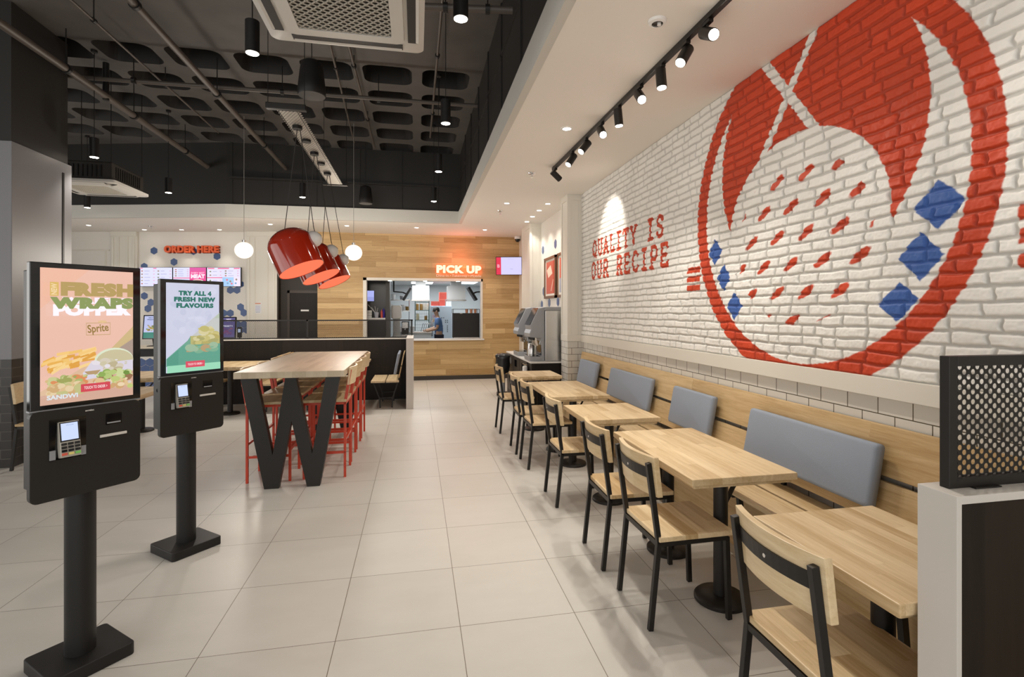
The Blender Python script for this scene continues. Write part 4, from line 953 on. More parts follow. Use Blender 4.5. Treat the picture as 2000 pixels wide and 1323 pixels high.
def kiosk(loc, label, picture):
    r = empty('order_kiosk', loc, math.radians(49), label, 'kiosk', 'self-order kiosks on single posts')
    MB().prism(rrect(-.155,.155,-.145,.145,.018,4), 0, .056).build('base', M_black, r, bevel=.004)
    MB().cyl((0,0,.05),(0,0,.86), .0565, 36).build('post', M_black, r, smooth=True)
    MB().box(-.185,.185,-.060,.030,.835,1.765).build('housing', M_kiosk, r, bevel=.004)
    MB().cyl((-.1855,-.02,1.085),(-.1805,-.02,1.085), .012, 14).build('lock', M_bezel, r)
    up = MB(); up.box(-.20,.20,-.090,-.055,1.176,1.796); b = up.build('screen_bezel', M_bezel, r, bevel=.003)
    MB().box(-.2005,.2005,-.084,-.052,1.170,1.176).build('trim_line', M_greym, r)
    T = frame((0,-.0908,1.485),(1,0,0)); pic = picture(); pic.build('screen', M_screenc, b, T)
    lo = MB(); lo.T = frame((0,-.055,0),(1,0,0)); lo.prism(rrect(-.20,.20,.787,1.171,.026,5), 0, .033); p = lo.build('lower_panel', M_kiosk, r, bevel=.002)
    MB().box(-.138,-.012,-.0895,-.0885,.957,1.130).build('reader_recess', M_bezel, p)
    mb = MB().box(-.138,-.118,-.093,-.0885,.960,1.00).box(-.030,-.013,-.093,-.0885,.960,1.00); mb.build('recess_cheek', M_greym, p)
    # payment terminal
    tm = MB(); Rt = Matrix.Translation((-.075,-.092,1.036)) @ Matrix.Rotation(math.radians(-10), 4, 'X'); tm.T = Rt
    tm.box(-.036,.036,-.020,.010,-.072,.080); t = tm.build('card_terminal', mat('terminal_silver', (.42,.40,.35), .35) if 'terminal_silver' not in bpy.data.materials else bpy.data.materials['terminal_silver'], r, bevel=.004)
    sc = UV(.058, .072); sc.R(0,1,0,1, C8(200,214,250)); sc.X('WELCOME', .3,.75,.10,.15, C8(90,110,150), .0)
    sc.build('terminal_display', M_screenc, t, Rt @ frame((0,-.0206,.036),(1,0,0)))
    mb = MB(); mb.T = Rt; mb.box(-.034,.034,-.0204,-.0195,-.006,.076).build('display_surround', M_bezel, t)
    for i in range(3):
        for j in range(4):
            mb = MB(); mb.T = Rt; x = -.023+i*.023; z = -.016-j*.014; mb.box(x-.009,x+.009,-.024,-.020,z-.005,z+.005)
            m = M_bezel if j < 3 else (K_R, K_Y, K_G)[i]; mb.build('key', m, t)
    MB().box(.061,.123,-.0895,-.0880,1.073,1.122).build('scanner_window', M_bezel, p, label='dark scanner window'); MB().box(.066,.118,-.0905,-.089,1.078,1.084).build('scanner_edge', M_greym, p)
    MB().box(.038,.142,-.096,-.088,1.020,1.032).build('receipt_slot', M_grey, p, bevel=.002)
    tx = Pic(); tx.text('acrelec', -.014,.018,1.147,1.155, (.75,.74,.72), .02); tx.build('maker_mark', M_printc, p, frame((0,-.0885,0),(1,0,0)))
    return r
K_R = mat('key_red', (.65,.10,.06), .5); K_Y = mat('key_yellow', (.70,.60,.20), .5); K_G = mat('key_green', (.20,.55,.12), .5)
kiosk((-1.494,2.665,0), 'nearest order kiosk, showing fresh wraps on a peach screen', screen_wraps)
kiosk((-1.518,3.812,0), 'second order kiosk, showing a grey and green screen about four new flavours', screen_flavours)

# ------------------------------------------------------------------ order counter and wall
r = empty('order_counter', (-4.7,11.5,0), 0, 'order counter with pale top and blue hexagon front behind the half wall', 'counter')
MB().box(-1.75,1.62,-.32,.30,.86,.895).build('worktop', mat('pale_worktop', (.70,.62,.50), .4), r, bevel=.003); MB().box(-1.7,1.57,-.24,.28,0,.86).build('body', M_black, r)
mb = MB().box(-1.7,1.57,-.25,-.24,0,.70); mb.build('tile_grout', M_white, r)
hb = MB(); hb.T = frame((0,-.25,0),(1,0,0))
for j in range(5):
    for i in range(22):
        x = -1.62+i*.15+.075*(j%2); z = .07+j*.13
        if x < 1.5: hexa(hb, x, z, .083, 0, .005)
hb.build('hexagon_tile', M_blue, r)
def counter_tablet(x, y, z, w, h, label, pic, rz=0):
    r = empty('counter_terminal', (x,y,z), rz, label, 'screen', 'order terminals on the counter')
    MB().box(-.10,.10,-.06,.12,0,.012).bar((0,.06,.012),(0,.02,.17), .07, .05, (1,0,0)).build('stand', M_black, r)
    R = Matrix.Translation((0,0,.16+h/2)) @ Matrix.Rotation(math.radians(-8), 4, 'X'); mb = MB(); mb.T = R; mb.box(-w/2-.02,w/2+.02,-.012,.03,-h/2-.02,h/2+.02).build('casing', M_bezel, r, bevel=.004)
    pic.build('display', M_screenc, r, R @ frame((0,-.0126,0),(1,0,0)))
p = UV(.34,.44); p.R(0,1,0,1,C8(186,192,228)); p.X('TRY ALL 4',.2,.8,.06,.11,C8(60,80,120),.03); p.X('FRESH NEW',.15,.85,.14,.19,C8(60,80,120),.03); blobs(p,40,.1,.95,.42,.68,[C8(178,160,92),C8(140,120,70),C8(110,140,80),C8(206,180,120)],.04,.11,2,21); p.R(0,1,.74,1,C8(36,120,104))
counter_tablet(-5.12,11.40,.895,.34,.44,'order terminal with a green screen, seen between the kiosks', p)
p = UV(.28,.40); p.R(0,1,0,1,C8(92,84,132)); p.X('NEW',.4,.75,.05,.10,C8(238,230,245),.04); p.X('FRESH',.2,.85,.12,.19,C8(232,228,245),.04); p.X('FROSTY',.1,.9,.38,.46,C8(226,226,240),.04); blobs(p,20,.1,.9,.55,.9,[C8(122,72,112),C8(98,70,120),C8(140,90,110)],.05,.12,2,22)
counter_tablet(-3.78,11.40,.895,.28,.40,'purple order terminal behind the mesh, right of the second kiosk', p)
r = empty('card_reader', (-3.54,11.36,.895), 0, 'small black card reader beside the purple order terminal', 'card reader')
MB().bar((0,.05,0),(0,0,.18), .03, .03, (1,0,0)).build('stand', M_black, r); mb = MB(); mb.T = Matrix.Translation((0,-.01,.26)); mb.box(-.042,.042,-.015,.02,-.10,.11).build('casing', M_black, r, bevel=.006)
p = UV(.05,.07); p.R(0,1,0,1,C8(176,190,215)); p.build('display', M_screenc, r, frame((0,-.0256,.30),(1,0,0)))

def on_order_wall(x, y, z=0.0):
    q = WO @ Vector((x, y, z)); return q
def menu_board(x0, x1, label, fn):
    c = on_order_wall((x0+x1)/2, 2.347, .07); r = empty('menu_board', c, 0, label, 'menu screen', 'menu screens over the order counter'); w = x1-x0; h = .425
    F = frame((0,0,0),(.9808,-.1953,0)); mb = MB(); mb.T = F; mb.box(-w/2,w/2,-h/2,h/2,-.05,0).build('casing', M_bezel, r, bevel=.003)
    mb = MB(); mb.T = F; mb.box(-.1,.1,-.1,.1,-.07,-.05).build('wall_mount', M_black, r)
    p = UV(w-.014, h-.014); fn(p); p.build('display', M_screenc, r, F @ Matrix.Translation((0,0,.0006)))
MUB = C8(214,214,250); MUR = C8(232,60,110)
def rows(p, u0, u1, v0, v1, n, seed):
    R = random.Random(seed)
    for i in range(n):
        v = v0+(v1-v0)*(i+.5)/n; p.E(u0+.06, v, .03, .035, R.choice([C8(150,120,90),C8(180,110,90),C8(120,130,90),C8(170,150,110)])); p.R(u0+.13,u0+.13+(u1-u0-.25)*R.uniform(.5,.95),v-.012,v+.010,C8(150,150,190)); p.R(u1-.06,u1-.01,v-.012,v+.010,C8(220,110,140))
def mA(p): p.R(0,1,0,1,MUB); p.R(.02,.10,.02,.06,MUR); p.R(.42,.52,.02,.06,MUR); rows(p,.02,.48,.10,.95,5,1); rows(p,.52,.98,.10,.95,5,2)
def mB(p):
    p.R(0,1,0,1,MUB); p.R(0,.5,.54,.58,MUR); p.R(.5,1,0,1,C8(226,44,136)); p.R(.5,1,0,.2,C8(214,60,150)); rows(p,.02,.48,.06,.5,4,3); rows(p,.02,.48,.62,.95,3,4)
    p.X('EVERY BEST',.55,.96,.24,.34,C8(250,180,214),.03); p.X('MEAT',.54,.97,.36,.58,C8(250,226,240),.06); p.E(.75,.74,.18,.11,C8(244,236,232)); p.E(.75,.74,.14,.05,C8(214,150,150)); p.E(.75,.70,.12,.04,C8(206,120,120))
def mC(p):
    p.R(0,1,0,1,C8(222,218,250)); p.R(.02,.22,.02,.07,MUR); p.R(.32,.66,.02,.07,MUR); p.R(.80,.98,.02,.07,MUR); p.R(0,.46,.52,.56,MUR); p.R(.46,.80,.52,1,C8(160,200,240)); p.R(.80,1,.52,1,C8(232,220,246)); rows(p,.04,.44,.12,.5,2,5); rows(p,.5,.96,.12,.5,3,6); rows(p,.04,.44,.62,.92,2,7)
    for i, (u, v) in enumerate(((.60,.66),(.70,.74),(.62,.84),(.74,.86),(.88,.64),(.86,.84))): p.E(u, v, .03, .055, (C8(220,110,130), C8(150,130,110), C8(120,160,200))[i%3])
menu_board(-2.995,-2.26,'left menu screen with two columns of dishes', mA); menu_board(-2.25,-1.515,'middle menu screen with a pink panel reading meat', mB); menu_board(-1.505,-.755,'right menu screen with blue and pink boxes', mC)
r = empty('order_sign', on_order_wall(-1.8525,2.955,.0), 0, 'red block letters reading order here over the menu screens', 'sign')
F = frame((0,0,0),(.9808,-.1953,0)); mb = MB(); mb.T = F @ Matrix.Translation((0,0,.03)); mb.text('ORDER HERE',-.60,.60,-.075,.085,.04,.052,1.08)
mb.build('lettering', mat('sign_orange_red', (.86,.13,.03), .4), r); mb = MB(); mb.T = F @ Matrix.Translation((.008,-.010,.0)); mb.text('ORDER HERE',-.60,.60,-.075,.085,.028,.052,1.08); mb.build('letter_backing', mat('sign_dark_red', (.20,.02,.01), .5), r)
r = empty('wall_notice', on_order_wall(-.385,1.665,.051), 0, 'small white paper notice on the cream wall right of the order counter', 'notice')
p = UV(.16,.25); p.R(0,1,0,1,(.75,.74,.74)); p.R(.12,.88,.06,.16,C8(214,150,120)); p.R(.15,.85,.30,.80,C8(206,208,222)); p.R(.2,.8,.86,.90,C8(150,160,190)); F2 = frame((0,0,0),(.9808,-.1953,0)); p.build('paper', M_printc, r, F2 @ Matrix.Translation((0,0,.004)))
mb = MB(); mb.T = F2; mb.box(-.08,.08,-.125,.125,0,.004).build('backing', M_whiteplastic, r)

# ------------------------------------------------------------------ pick up sign and screen
r = empty('pick_up_sign', (.967,12.0,2.56), 0, 'glowing sign reading pick up with small words beneath, on the wood wall', 'sign')
F = frame((0,0,0),(1,0,0)); mb = MB(); mb.T = F @ Matrix.Translation((0,0,.028)); mb.text('PICK UP',-.52,.52,-.088,.100,.012,.065,1.1); mb.build('lit_letter_face', emis('sign_face', (1.0,.78,.50), 1.1), r)
mb = MB(); mb.T = F @ Matrix.Translation((0,0,.004)); mb.text('PICK UP',-.528,.528,-.096,.108,.022,.075,1.1); mb.build('letter_side', emis('sign_halo', (1.0,.10,.02), 1.6), r)
M_small = mat('sign_small', (.86,.80,.70), .5)
for w_, a, b, d in (('Dine-in',-.52,-.235,.0),('•',-.205,-.185,.018),('Takeaway',-.165,.195,-.012),('•',.222,.242,.018),('Mobile',.275,.52,.0)):
    mb = MB(); mb.T = F; mb.text(w_, a, b, (-.172 if w_ != '•' else -.152)+min(d,0), -.114 if w_ != '•' else -.132, .010, .0); mb.build('small_word', M_small, r)
area(r, (0,-.06,0), 1.6, 1.05, .2, (1,.12,.03), (0,1,0)); point(r, (0,-.35,.25), 6, (1,.22,.14), .25)
r = empty('pick_up_screen', (2.07,11.55,2.63), math.radians(-13), 'tilted screen with a red strip on the wall right of the pick up sign', 'screen')
R = Matrix.Rotation(math.radians(12), 4, 'X'); mb = MB(); mb.T = R; mb.box(-.30,.30,-.02,.03,-.21,.21).build('casing', M_bezel, r, bevel=.004)
p = UV(.575,.395); p.R(0,1,0,1,C8(212,206,255)); p.R(0,.19,0,1,C8(228,44,78)); p.text('NOW', -.275,-.20,-.03,.03, C8(250,200,214), .03, PI/2); p.R(.55,.66,.66,.69,C8(176,176,214)); p.R(.45,.72,.08,.10,C8(190,188,226)); p.build('display', M_screenc, r, R @ frame((0,-.0206,0),(1,0,0)))
MB().bar((0,.02,0),(.05,.42,.08), .05).box(-.06,.14,.40,.44,-.06,.16).build('wall_bracket', M_black, r)

# framed pictures and hexagon tiles in the recess
def frame_pic(y0, y1, z0, z1, label, seed):
    r = empty('framed_picture', (XW,(y0+y1)/2,(z0+z1)/2), 0, label, 'picture', 'framed red posters by the drinks counter'); w, h = y1-y0, z1-z0; F = frame((-.03,0,0),(0,-1,0))
    mb = MB(); mb.T = F
    mb.box(-w/2,-w/2+.045,-h/2,h/2,-.03,.006).box(w/2-.045,w/2,-h/2,h/2,-.03,.006).box(-w/2,w/2,h/2-.045,h/2,-.03,.006).box(-w/2,w/2,-h/2,-h/2+.045,-.03,.006).build('frame', mat('walnut_frame', (.16,.075,.035), .45) if seed == 1 else bpy.data.materials['walnut_frame'], r)
    p = UV(w-.09,h-.09); p.R(0,1,0,1,(.75,.72,.66)); p.R(.09,.91,.06,.94,C8(196,92,74)); R = random.Random(seed)
    if seed == 1: p.R(.80,.91,.06,.94,C8(176,56,36)); p.P([(.15,.28),(.55,.16),(.72,.40),(.30,.50)], C8(236,214,196)); p.P([(.55,.86),(.78,.55),(.82,.58),(.62,.88)], C8(224,186,170))
    else: p.P([(.09,.60),(.91,.35),(.91,.94),(.09,.94)], C8(150,156,176)); p.E(.4,.26,.14,.07,C8(226,206,190))
    p.build('print', M_printc, r, F @ Matrix.Translation((0,0,-.012))); mb = MB(); mb.T = F; mb.box(-w/2,w/2,-h/2,h/2,-.0295,-.013).build('backing', M_black, r)
frame_pic(8.82,9.62,1.83,2.60,'farther framed red poster in the recess above the drinks counter',1); frame_pic(7.90,8.70,1.83,2.60,'nearer framed poster, mostly hidden behind the cream pilaster',2)
hx = MB(); hx.T = frame((XW,0,0),(0,-1,0))
for y, z in ((8.91,2.80),(9.84,2.80),(9.78,1.98),(9.93,1.72),(8.74,1.76),(9.35,1.75)): hexa(hx, -y, z, .085, 0, .006)
hx.build('hexagon_tile', M_blue, bpy.data.objects['wall_recess'])

# ------------------------------------------------------------------ drinks counter
r = empty('drinks_counter', (2.09,9.0,0), 0, 'dark drinks counter with white top in the recess past the pilaster', 'counter')
MB().box(-.335,.36,-1.21,.98,.0,.775).build('cabinet', M_darkwood, r); MB().box(-.355,.36,-1.23,1.0,.775,.80).build('worktop', M_stone, r, bevel=.003)
for i, y in enumerate((-.65,-.05,.55)):
    MB().box(-.352,-.334,y-.28,y+.28,.10,.765).build('door', mat('counter_door', (.045,.036,.028), .45) if i == 0 else bpy.data.materials['counter_door'], r, bevel=.002)
for y in (-.62,.0,.52): MB().box(-.356,-.350,y-.10,y+.10,.60,.72).build('waste_opening', M_bezel, r)
def drink_machine(y, label):
    r = empty('soda_dispenser', (2.08,y,.80), 0, label, 'drink dispenser', 'drink dispensers on the counter')
    MB().box(-.09,.36,-.24,.24,.0,.80).build('cabinet', M_steel, r, bevel=.006); MB().box(-.10,.36,-.25,.25,.80,.86).build('lid', M_greym, r, bevel=.012)
    sd = [(-.09,.0),(-.09,.86),(-.19,.84),(-.33,.56),(-.315,.50),(-.34,.44),(-.335,.38),(-.15,.36),(-.14,.14),(-.14,.0)]
    MB().prismY(sd, -.215, .215).build('front_housing', M_greym, r, bevel=.012, seg=3)
    MB().prismY([(-.196,.842),(-.20,.83),(-.322,.575),(-.336,.57)], -.19, .19).build('display_panel', M_bezel, r)
    MB().box(-.335,-.13,-.215,.215,0,.075).build('drip_tray', M_greym, r, bevel=.012); MB().box(-.325,-.16,-.19,.19,.075,.080).build('tray_grid', M_bezel, r); MB().box(-.148,-.138,-.18,.18,.09,.35).build('splash_plate', M_bezel, r)
    for k in range(4): MB().cyl((-.26,-.15+k*.10,.33),(-.26,-.15+k*.10,.385), .022, 14).build('nozzle', M_black, r)
    for k in range(4): MB().bar((-.235,-.15+k*.10,.37),(-.20,-.15+k*.10,.24), .03, .01, (0,1,0)).build('lever', M_chrome, r)
drink_machine(8.08,'nearer steel drink dispenser on the white counter, beside the pilaster'); drink_machine(9.05,'farther steel drink dispenser on the white counter')
r = empty('reflection_jug', (1.93,8.55,.80), 0, 'made-up steel jug standing in for a reflection between the two drink dispensers', 'jug')  # jug shape added in place of a reflection in the steel side
MB().lathe([(.085,.015),(.09,.02),(.085,.12),(.07,.24),(.062,.25)], 28).build('body', M_steel, r, smooth=True); MB().cyl((0,0,0),(0,0,.018), .10, 28).build('foot', M_whiteplastic, r); MB().cyl((0,0,.25),(0,0,.27), .055, 20).build('lid', M_black, r)
MB().tube([(0,-.07,.235),(0,-.13,.23),(0,-.14,.15),(0,-.09,.06)], .010, 8).build('handle', M_black, r)
def napkin(y, z, label):
    r = empty('napkin_dispenser', (1.734,y,z), 0, label, 'dispenser', 'white dispensers on the drinks counter front'); MB().box(-.07,0,-.075,.0,-.09,.09).build('pouch', M_whiteplastic, r, bevel=.025, seg=3); MB().box(-.06,0,.008,.075,-.09,.08).build('pouch', M_whiteplastic, r, bevel=.025, seg=3); MB().bar((-.05,-.08,.11),(-.05,.08,.11), .01).bar((-.05,-.08,.11),(.0,-.08,.11), .01).bar((-.05,.08,.11),(0,.08,.11), .01).build('rail', M_chrome, r)
napkin(8.05,.63,'white dispenser hung on the near end of the drinks counter front'); napkin(9.78,.66,'white dispenser hung on the far end of the drinks counter front')
r = empty('bin_bag_stand', (1.575,9.45,0), 0, 'black bin bag on a grey wheeled stand beside the drinks counter end', 'cleaning stand')
MB().cyl((0,0,.06),(0,0,.62), .045, 18).build('pole', M_greym, r, smooth=True); MB().lathe([(.05,.42),(.12,.46),(.14,.58),(.13,.70),(.145,.76),(.10,.80),(.001,.81)], 20).build('bag', mat('bag_black', (.015,.015,.016), .25), r, smooth='all')
MB().box(-.10,.10,-.10,.10,.05,.075).build('foot', M_black, r, bevel=.01)
for a in (-1, 1):
    for b in (-1, 1): MB().cyl((a*.085-.012,b*.085,.027),(a*.085+.012,b*.085,.027), .027, 14).build('caster', M_black, r)

# ------------------------------------------------------------------ kitchen behind the window
kw = mat('kitchen_white', (.62,.66,.67), .4)
struct(MB().box(-2.2,2.6,18.6,18.75,0,2.55), 'wall_kitchen_back', kw); struct(MB().box(-2.35,-2.2,12.46,18.75,0,2.55), 'wall_kitchen_left', kw); struct(MB().box(2.6,2.75,12.16,18.75,0,2.55), 'wall_kitchen_right', kw)
struct(MB().box(-2.35,2.75,12.16,18.75,2.52,2.58), 'ceiling_kitchen', kw); struct(MB().box(-2.3,2.7,12.17,18.7,-.01,.004), 'floor_kitchen', mat('kitchen_floor', (.35,.33,.31), .4))
struct(MB().box(-2.1,-.74,13.25,13.35,0,2.52), 'wall_kitchen_dark', mat('black_kitchen_panel', (.018,.016,.016), .35))
struct(MB().box(-.74,-.645,12.85,13.35,0,2.52), 'trim_6', mat('kitchen_post', (.075,.07,.062), .5))
for x, y, lb in ((.17,16.9,'left lit ceiling panel seen through the kitchen window'),(1.55,16.6,'right lit ceiling panel seen through the kitchen window'),(.17,14.4,'lit ceiling panel over the cook, above the frame of the window')):
    r = empty('ceiling_panel_light', (x,y,2.518), 0, lb, 'light panel', 'kitchen light panels'); MB().box(-.36,.36,-.62,.62,-.012,0).build('frame', M_whiteplastic, r); MB().box(-.34,.34,-.60,.60,-.014,-.012).build('diffuser', emis('panel_glow', (.93,.97,1.0), 2.2), r); area(r, (0,0,-.03), 20, .6, 1.1, (.93,.97,1.0))
def hood(x0, x1, label):
    r = empty('extractor_hood', ((x0+x1)/2,15.5,1.92), 0, label, 'hood', 'white extractor hoods in the kitchen'); w = (x1-x0)/2
    MB().prismX([(-.30,.0),(-.30,.05),(-.28,.42),(.4,.42),(.4,0)], -w, w).build('canopy', M_whiteplastic, r); MB().box(-w-.02,w+.02,-.32,.42,-.03,.012).build('rim', M_steel, r); MB().box(-w*.6,w*.6,-.1,.25,.42,.60).build('duct', M_whiteplastic, r)
hood(-.13,.36,'left white extractor hood in the kitchen'); hood(.90,1.42,'right white extractor hood in the kitchen')
r = empty('wire_rack', (.17,16.9,0), 0, 'green grey wire storage rack at the back of the kitchen', 'rack'); mg = mat('rack_green', (.10,.15,.13), .5)
for x in (-.22,.22):
    for y in (-.15,.15): MB().cyl((x,y,0),(x,y,1.95), .014, 8).build('post', mg, r)
for z in (.5,.95,1.30,1.62,1.88):
    mb = MB().box(-.22,.22,-.155,-.145,z-.01,z+.01).box(-.22,.22,.145,.155,z-.01,z+.01)
    for i in range(9): mb.box(-.22+i*.055-.003,-.22+i*.055+.003,-.15,.15,z-.004,z+.004)
    mb.build('shelf', mg, r)
mb = MB()
for i in range(8): mb.box(-.21+i*.06-.003,-.21+i*.06+.003,.148,.152,.95,1.62)
for z in (1.05,1.15,1.25,1.4,1.5): mb.box(-.22,.22,.148,.152,z-.003,z+.003)
mb.build('back_grid', mg, r)
jm = [mat('jar_amber', (.35,.20,.05), .4), mat('jar_pale', (.68,.62,.40), .4), mat('jar_cream', (.75,.70,.58), .4)]
for i, (x, z, k, lb) in enumerate(((-.15,1.633,0,'amber jar, leftmost on the upper rack shelf'),(-.03,1.633,0,'second amber jar on the upper rack shelf'),(.068,1.633,2,'cream tub on the upper rack shelf'),(.175,1.633,2,'cream tub at the right end of the upper rack shelf'),(-.14,1.313,1,'tall pale tub on the middle rack shelf'),(.12,1.313,0,'amber jar low on the right of the wire rack'))):
    r = empty('storage_jar', (.17+x,16.88,z-.008+.0), 0, lb, 'jar', 'jars on the kitchen rack'); h = .20 if i != 5 else .13
    MB().cyl((0,0,0),(0,0,h), .048, 16).build('body', jm[k], r, smooth=True); MB().cyl((0,0,h),(0,0,h+.025), .05, 16).build('lid', M_whiteplastic, r)
r = empty('fridge', (.76,16.75,0), 0, 'tall pale blue steel fridge with dark magnets in the kitchen', 'fridge'); fb = mat('fridge_blue', (.50,.58,.66), .35)
MB().box(-.34,.34,-.30,.30,.05,1.76).build('cabinet', fb, r, bevel=.01); MB().box(-.335,.335,-.325,-.302,.10,1.74).build('door', fb, r, bevel=.006); MB().box(-.30,-.27,-.36,-.325,.8,1.3).build('handle', M_chrome, r); MB().box(-.3,.3,-.28,.28,0,.05).build('plinth', M_black, r)
mb = MB()
for x, z in ((.02,1.38),(.08,1.38),(.14,1.30),(.20,1.30),(.14,1.24),(.20,1.24),(.05,1.12),(.05,1.05),(.05,.98),(.20,1.12),(.20,1.06),(.20,1.0),(.20,.94)): mb.box(x-.012,x+.012,-.332,-.326,z-.014,z+.014)
mb.build('magnet', M_black, r); p = UV(.20,.10); p.R(0,1,0,1,C8(216,190,160)); blobs(p,10,.1,.9,.2,.8,[C8(150,110,70),C8(200,160,110)],.08,.16,2,31); p.build('sticker', M_printc, r, frame((-.17,-.327,1.30),(1,0,0))); p = UV(.20,.09); p.R(0,1,0,1,C8(206,180,196)); p.E(.5,.5,.3,.3,C8(150,140,170)); p.build('sticker', M_printc, r, frame((-.17,-.327,1.43),(1,0,0)))
rm = mat('box_red', (.72,.10,.07), .6)
for x, z, w, h, lb in ((.575,1.76,.24,.15,'low red carton at the left on top of the kitchen fridge'),(.80,1.76,.19,.22,'red carton, lower of the stack on the kitchen fridge'),(.83,1.98,.24,.22,'red carton on top of the stack over the kitchen fridge')):
    r = empty('red_carton', (x,16.72,z), 0, lb, 'carton', 'red cartons on the fridge'); MB().box(-w/2,w/2,-.14,.14,0,h-.004).build('box', rm, r); MB().box(-w/2-.003,w/2+.003,-.143,.143,h-.03,h).build('lid', mat('lid_red', (.80,.20,.14), .6) if 'lid_red' not in bpy.data.materials else bpy.data.materials['lid_red'], r)
r = empty('white_carton', (1.0,16.72,1.76), 0, 'white carton right of the red cartons on the fridge', 'carton'); MB().box(-.085,.09,-.14,.14,0,.17).build('box', M_whiteplastic, r); MB().box(-.005,.005,-.142,.142,.0,.172).build('tape', M_grey, r)
r = empty('heated_cabinet', (1.22,12.55,WZ0), 0, 'large black cabinet standing on the pass counter at the right', 'cabinet')
MB().box(-.36,.27,-.18,.22,0,.60).build('body', M_black, r, bevel=.004); MB().box(-.37,.28,-.195,-.18,.55,.70).build('cage_bottom', M_black, r) if False else None
c = MB()
for x in (-.36,.27): c.box(x-.006,x+.006,-.19,-.178,.0,.70).box(x-.006,x+.006,.20,.212,.60,.70)
c.box(-.36,.27,-.19,-.178,.69,.70).box(-.36,.27,.20,.212,.69,.70).box(-.366,-.354,-.19,.21,.69,.70).box(.264,.276,-.19,.21,.69,.70); c.build('top_cage', M_blackm, r); MB().box(-.20,-.14,-.183,-.179,.585,.593).build('label_plate', M_grey, r)
MB().box(-.36,.27,-.184,-.18,0,.012).build('bottom_edge', M_chrome, r)
for k, (x, lb) in enumerate(((1.20,'left of the copper cups in the cage on the black cabinet'),(1.31,'middle copper cup in the cage on the black cabinet'),(1.41,'right copper cup in the cage on the black cabinet'))):
    r = empty('copper_cup', (x,12.55,WZ0+.60), 0, lb, 'cup', 'copper cups on the black cabinet'); MB().lathe([(.030,0),(.038,.09),(.040,.10)], 18).build('cup', mat('copper', (.62,.30,.18), .35, .4) if k == 0 else bpy.data.materials['copper'], r, smooth=True); MB().cyl((0,0,.10),(0,0,.108), .042, 18).build('rim', M_whiteplastic, r)
r = empty('kitchen_monitor', (-1.16,13.20,1.97), 0, 'lavender lit monitor on the black kitchen panel at the left', 'monitor'); MB().box(-.20,.13,-.005,.045,-.14,.14).build('casing', M_black, r); p = UV(.31,.26); p.R(0,1,0,1,C8(170,176,236)); p.R(0,1,.6,1,C8(150,156,216)); p.build('display', M_screenc, r, frame((-.035,-.0056,0),(1,0,0)))
r = empty('steel_shelf', (-.97,12.98,0), 0, 'white topped serving shelf in front of the black kitchen panel', 'shelf'); MB().box(-.30,.225,-.22,.22,1.385,1.43).build('top', M_whiteplastic, r); MB().box(-.30,.225,-.20,.22,.90,1.385).build('cabinet', M_black, r); MB().box(-.30,.225,-.18,.2,0,.90).build('plinth', M_black, r)
for x, c, h, lb in ((-.835,(.80,.12,.08),.16,'red squeeze bottle on the serving shelf'),(-.785,(.03,.01,.30),.20,'dark blue squeeze bottle on the serving shelf')):
    r = empty('squeeze_bottle', (x,12.85,1.43), 0, lb, 'bottle', 'squeeze bottles'); MB().cyl((0,0,0),(0,0,h), .026, 16).build('body', mat('bottle_%d' % (x < -.8), c, .4), r, smooth=True); MB().cyl((0,0,h),(0,0,h+.045), .012, 10, .004).build('nozzle', mat('nozzle_%d' % (x < -.8), c, .4), r)
r = empty('cutlery_tub', (-.955,12.86,1.43), 0, 'grey white tub holding leaning utensils on the serving shelf', 'tub'); MB().lathe([(.040,0),(.058,.13),(.060,.135)], 20).build('tub', mat('tub_grey', (.55,.58,.66), .4), r, smooth=True)
for a, b in ((-.20,.24),(-.12,.18),(-.04,.20),(.03,.16)): MB().bar((.0,0,.08),(a,0,.08+b), .02, .008).build('utensil', M_whiteplastic, r)
r = empty('cup_stack', (-1.12,12.86,1.43), 0, 'stack of white boxes at the left end of the serving shelf', 'box stack'); 
for k in range(3): MB().box(-.07,.055,-.06,.06,k*.062,k*.062+.056).build('box', M_whiteplastic, r, bevel=.003)
r = empty('towel_dispenser', (-.50,13.50,1.56), 0, 'rounded white paper towel dispenser in the kitchen', 'dispenser'); MB().prismY(rrect(-.14,.12,-.16,.18,.05,5), -.1, .1).build('cover', M_whiteplastic, r, bevel=.01); MB().box(-.12,.10,.1,.13,-.15,.16).build('back_plate', M_grey, r)
MB().box(-.10,.08,.10,.20,-1.56,-.16).build('stand', kw, r)
def arm_monitor(x, y, z, flip, label):
    r = empty('arm_monitor', (x,y,z), 0, label, 'monitor', 'black monitors on ceiling arms'); R = Matrix.Rotation(math.radians(32*flip), 4, 'Y'); mb = MB(); mb.T = R; mb.box(-.03,.03,-.24,.24,-.20,.20).build('monitor', M_black, r, bevel=.005)
    mb = MB(); mb.T = R; mb.box(flip*.026-.002,flip*.026+.002,-.22,.22,-.18,.18).build('display', M_bezel, r); MB().bar((0,0,0),(-flip*.12,0,.05), .04).bar((-flip*.12,0,.05),(-flip*.36,0,.07), .035).bar((-flip*.36,0,.06),(-flip*.36,0,2.52-z), .04).build('arm', M_black, r)
arm_monitor(-.26,14.5,2.06,1,'black monitor on an arm, left of the left kitchen hood'); arm_monitor(1.44,13.6,2.05,-1,'black monitor on an arm, right of the right kitchen hood')
r = empty('prep_counter', (.0,14.9,0), 0, 'white and steel prep counter in the middle of the kitchen', 'counter'); MB().box(-.60,.42,-.35,.30,.98,1.02).build('worktop', M_steel, r); MB().box(-.58,.40,-.33,.28,.08,.98).build('cabinet', kw, r)
MB().box(-.55,.38,-.3,.25,0,.08).build('plinth', M_black, r)
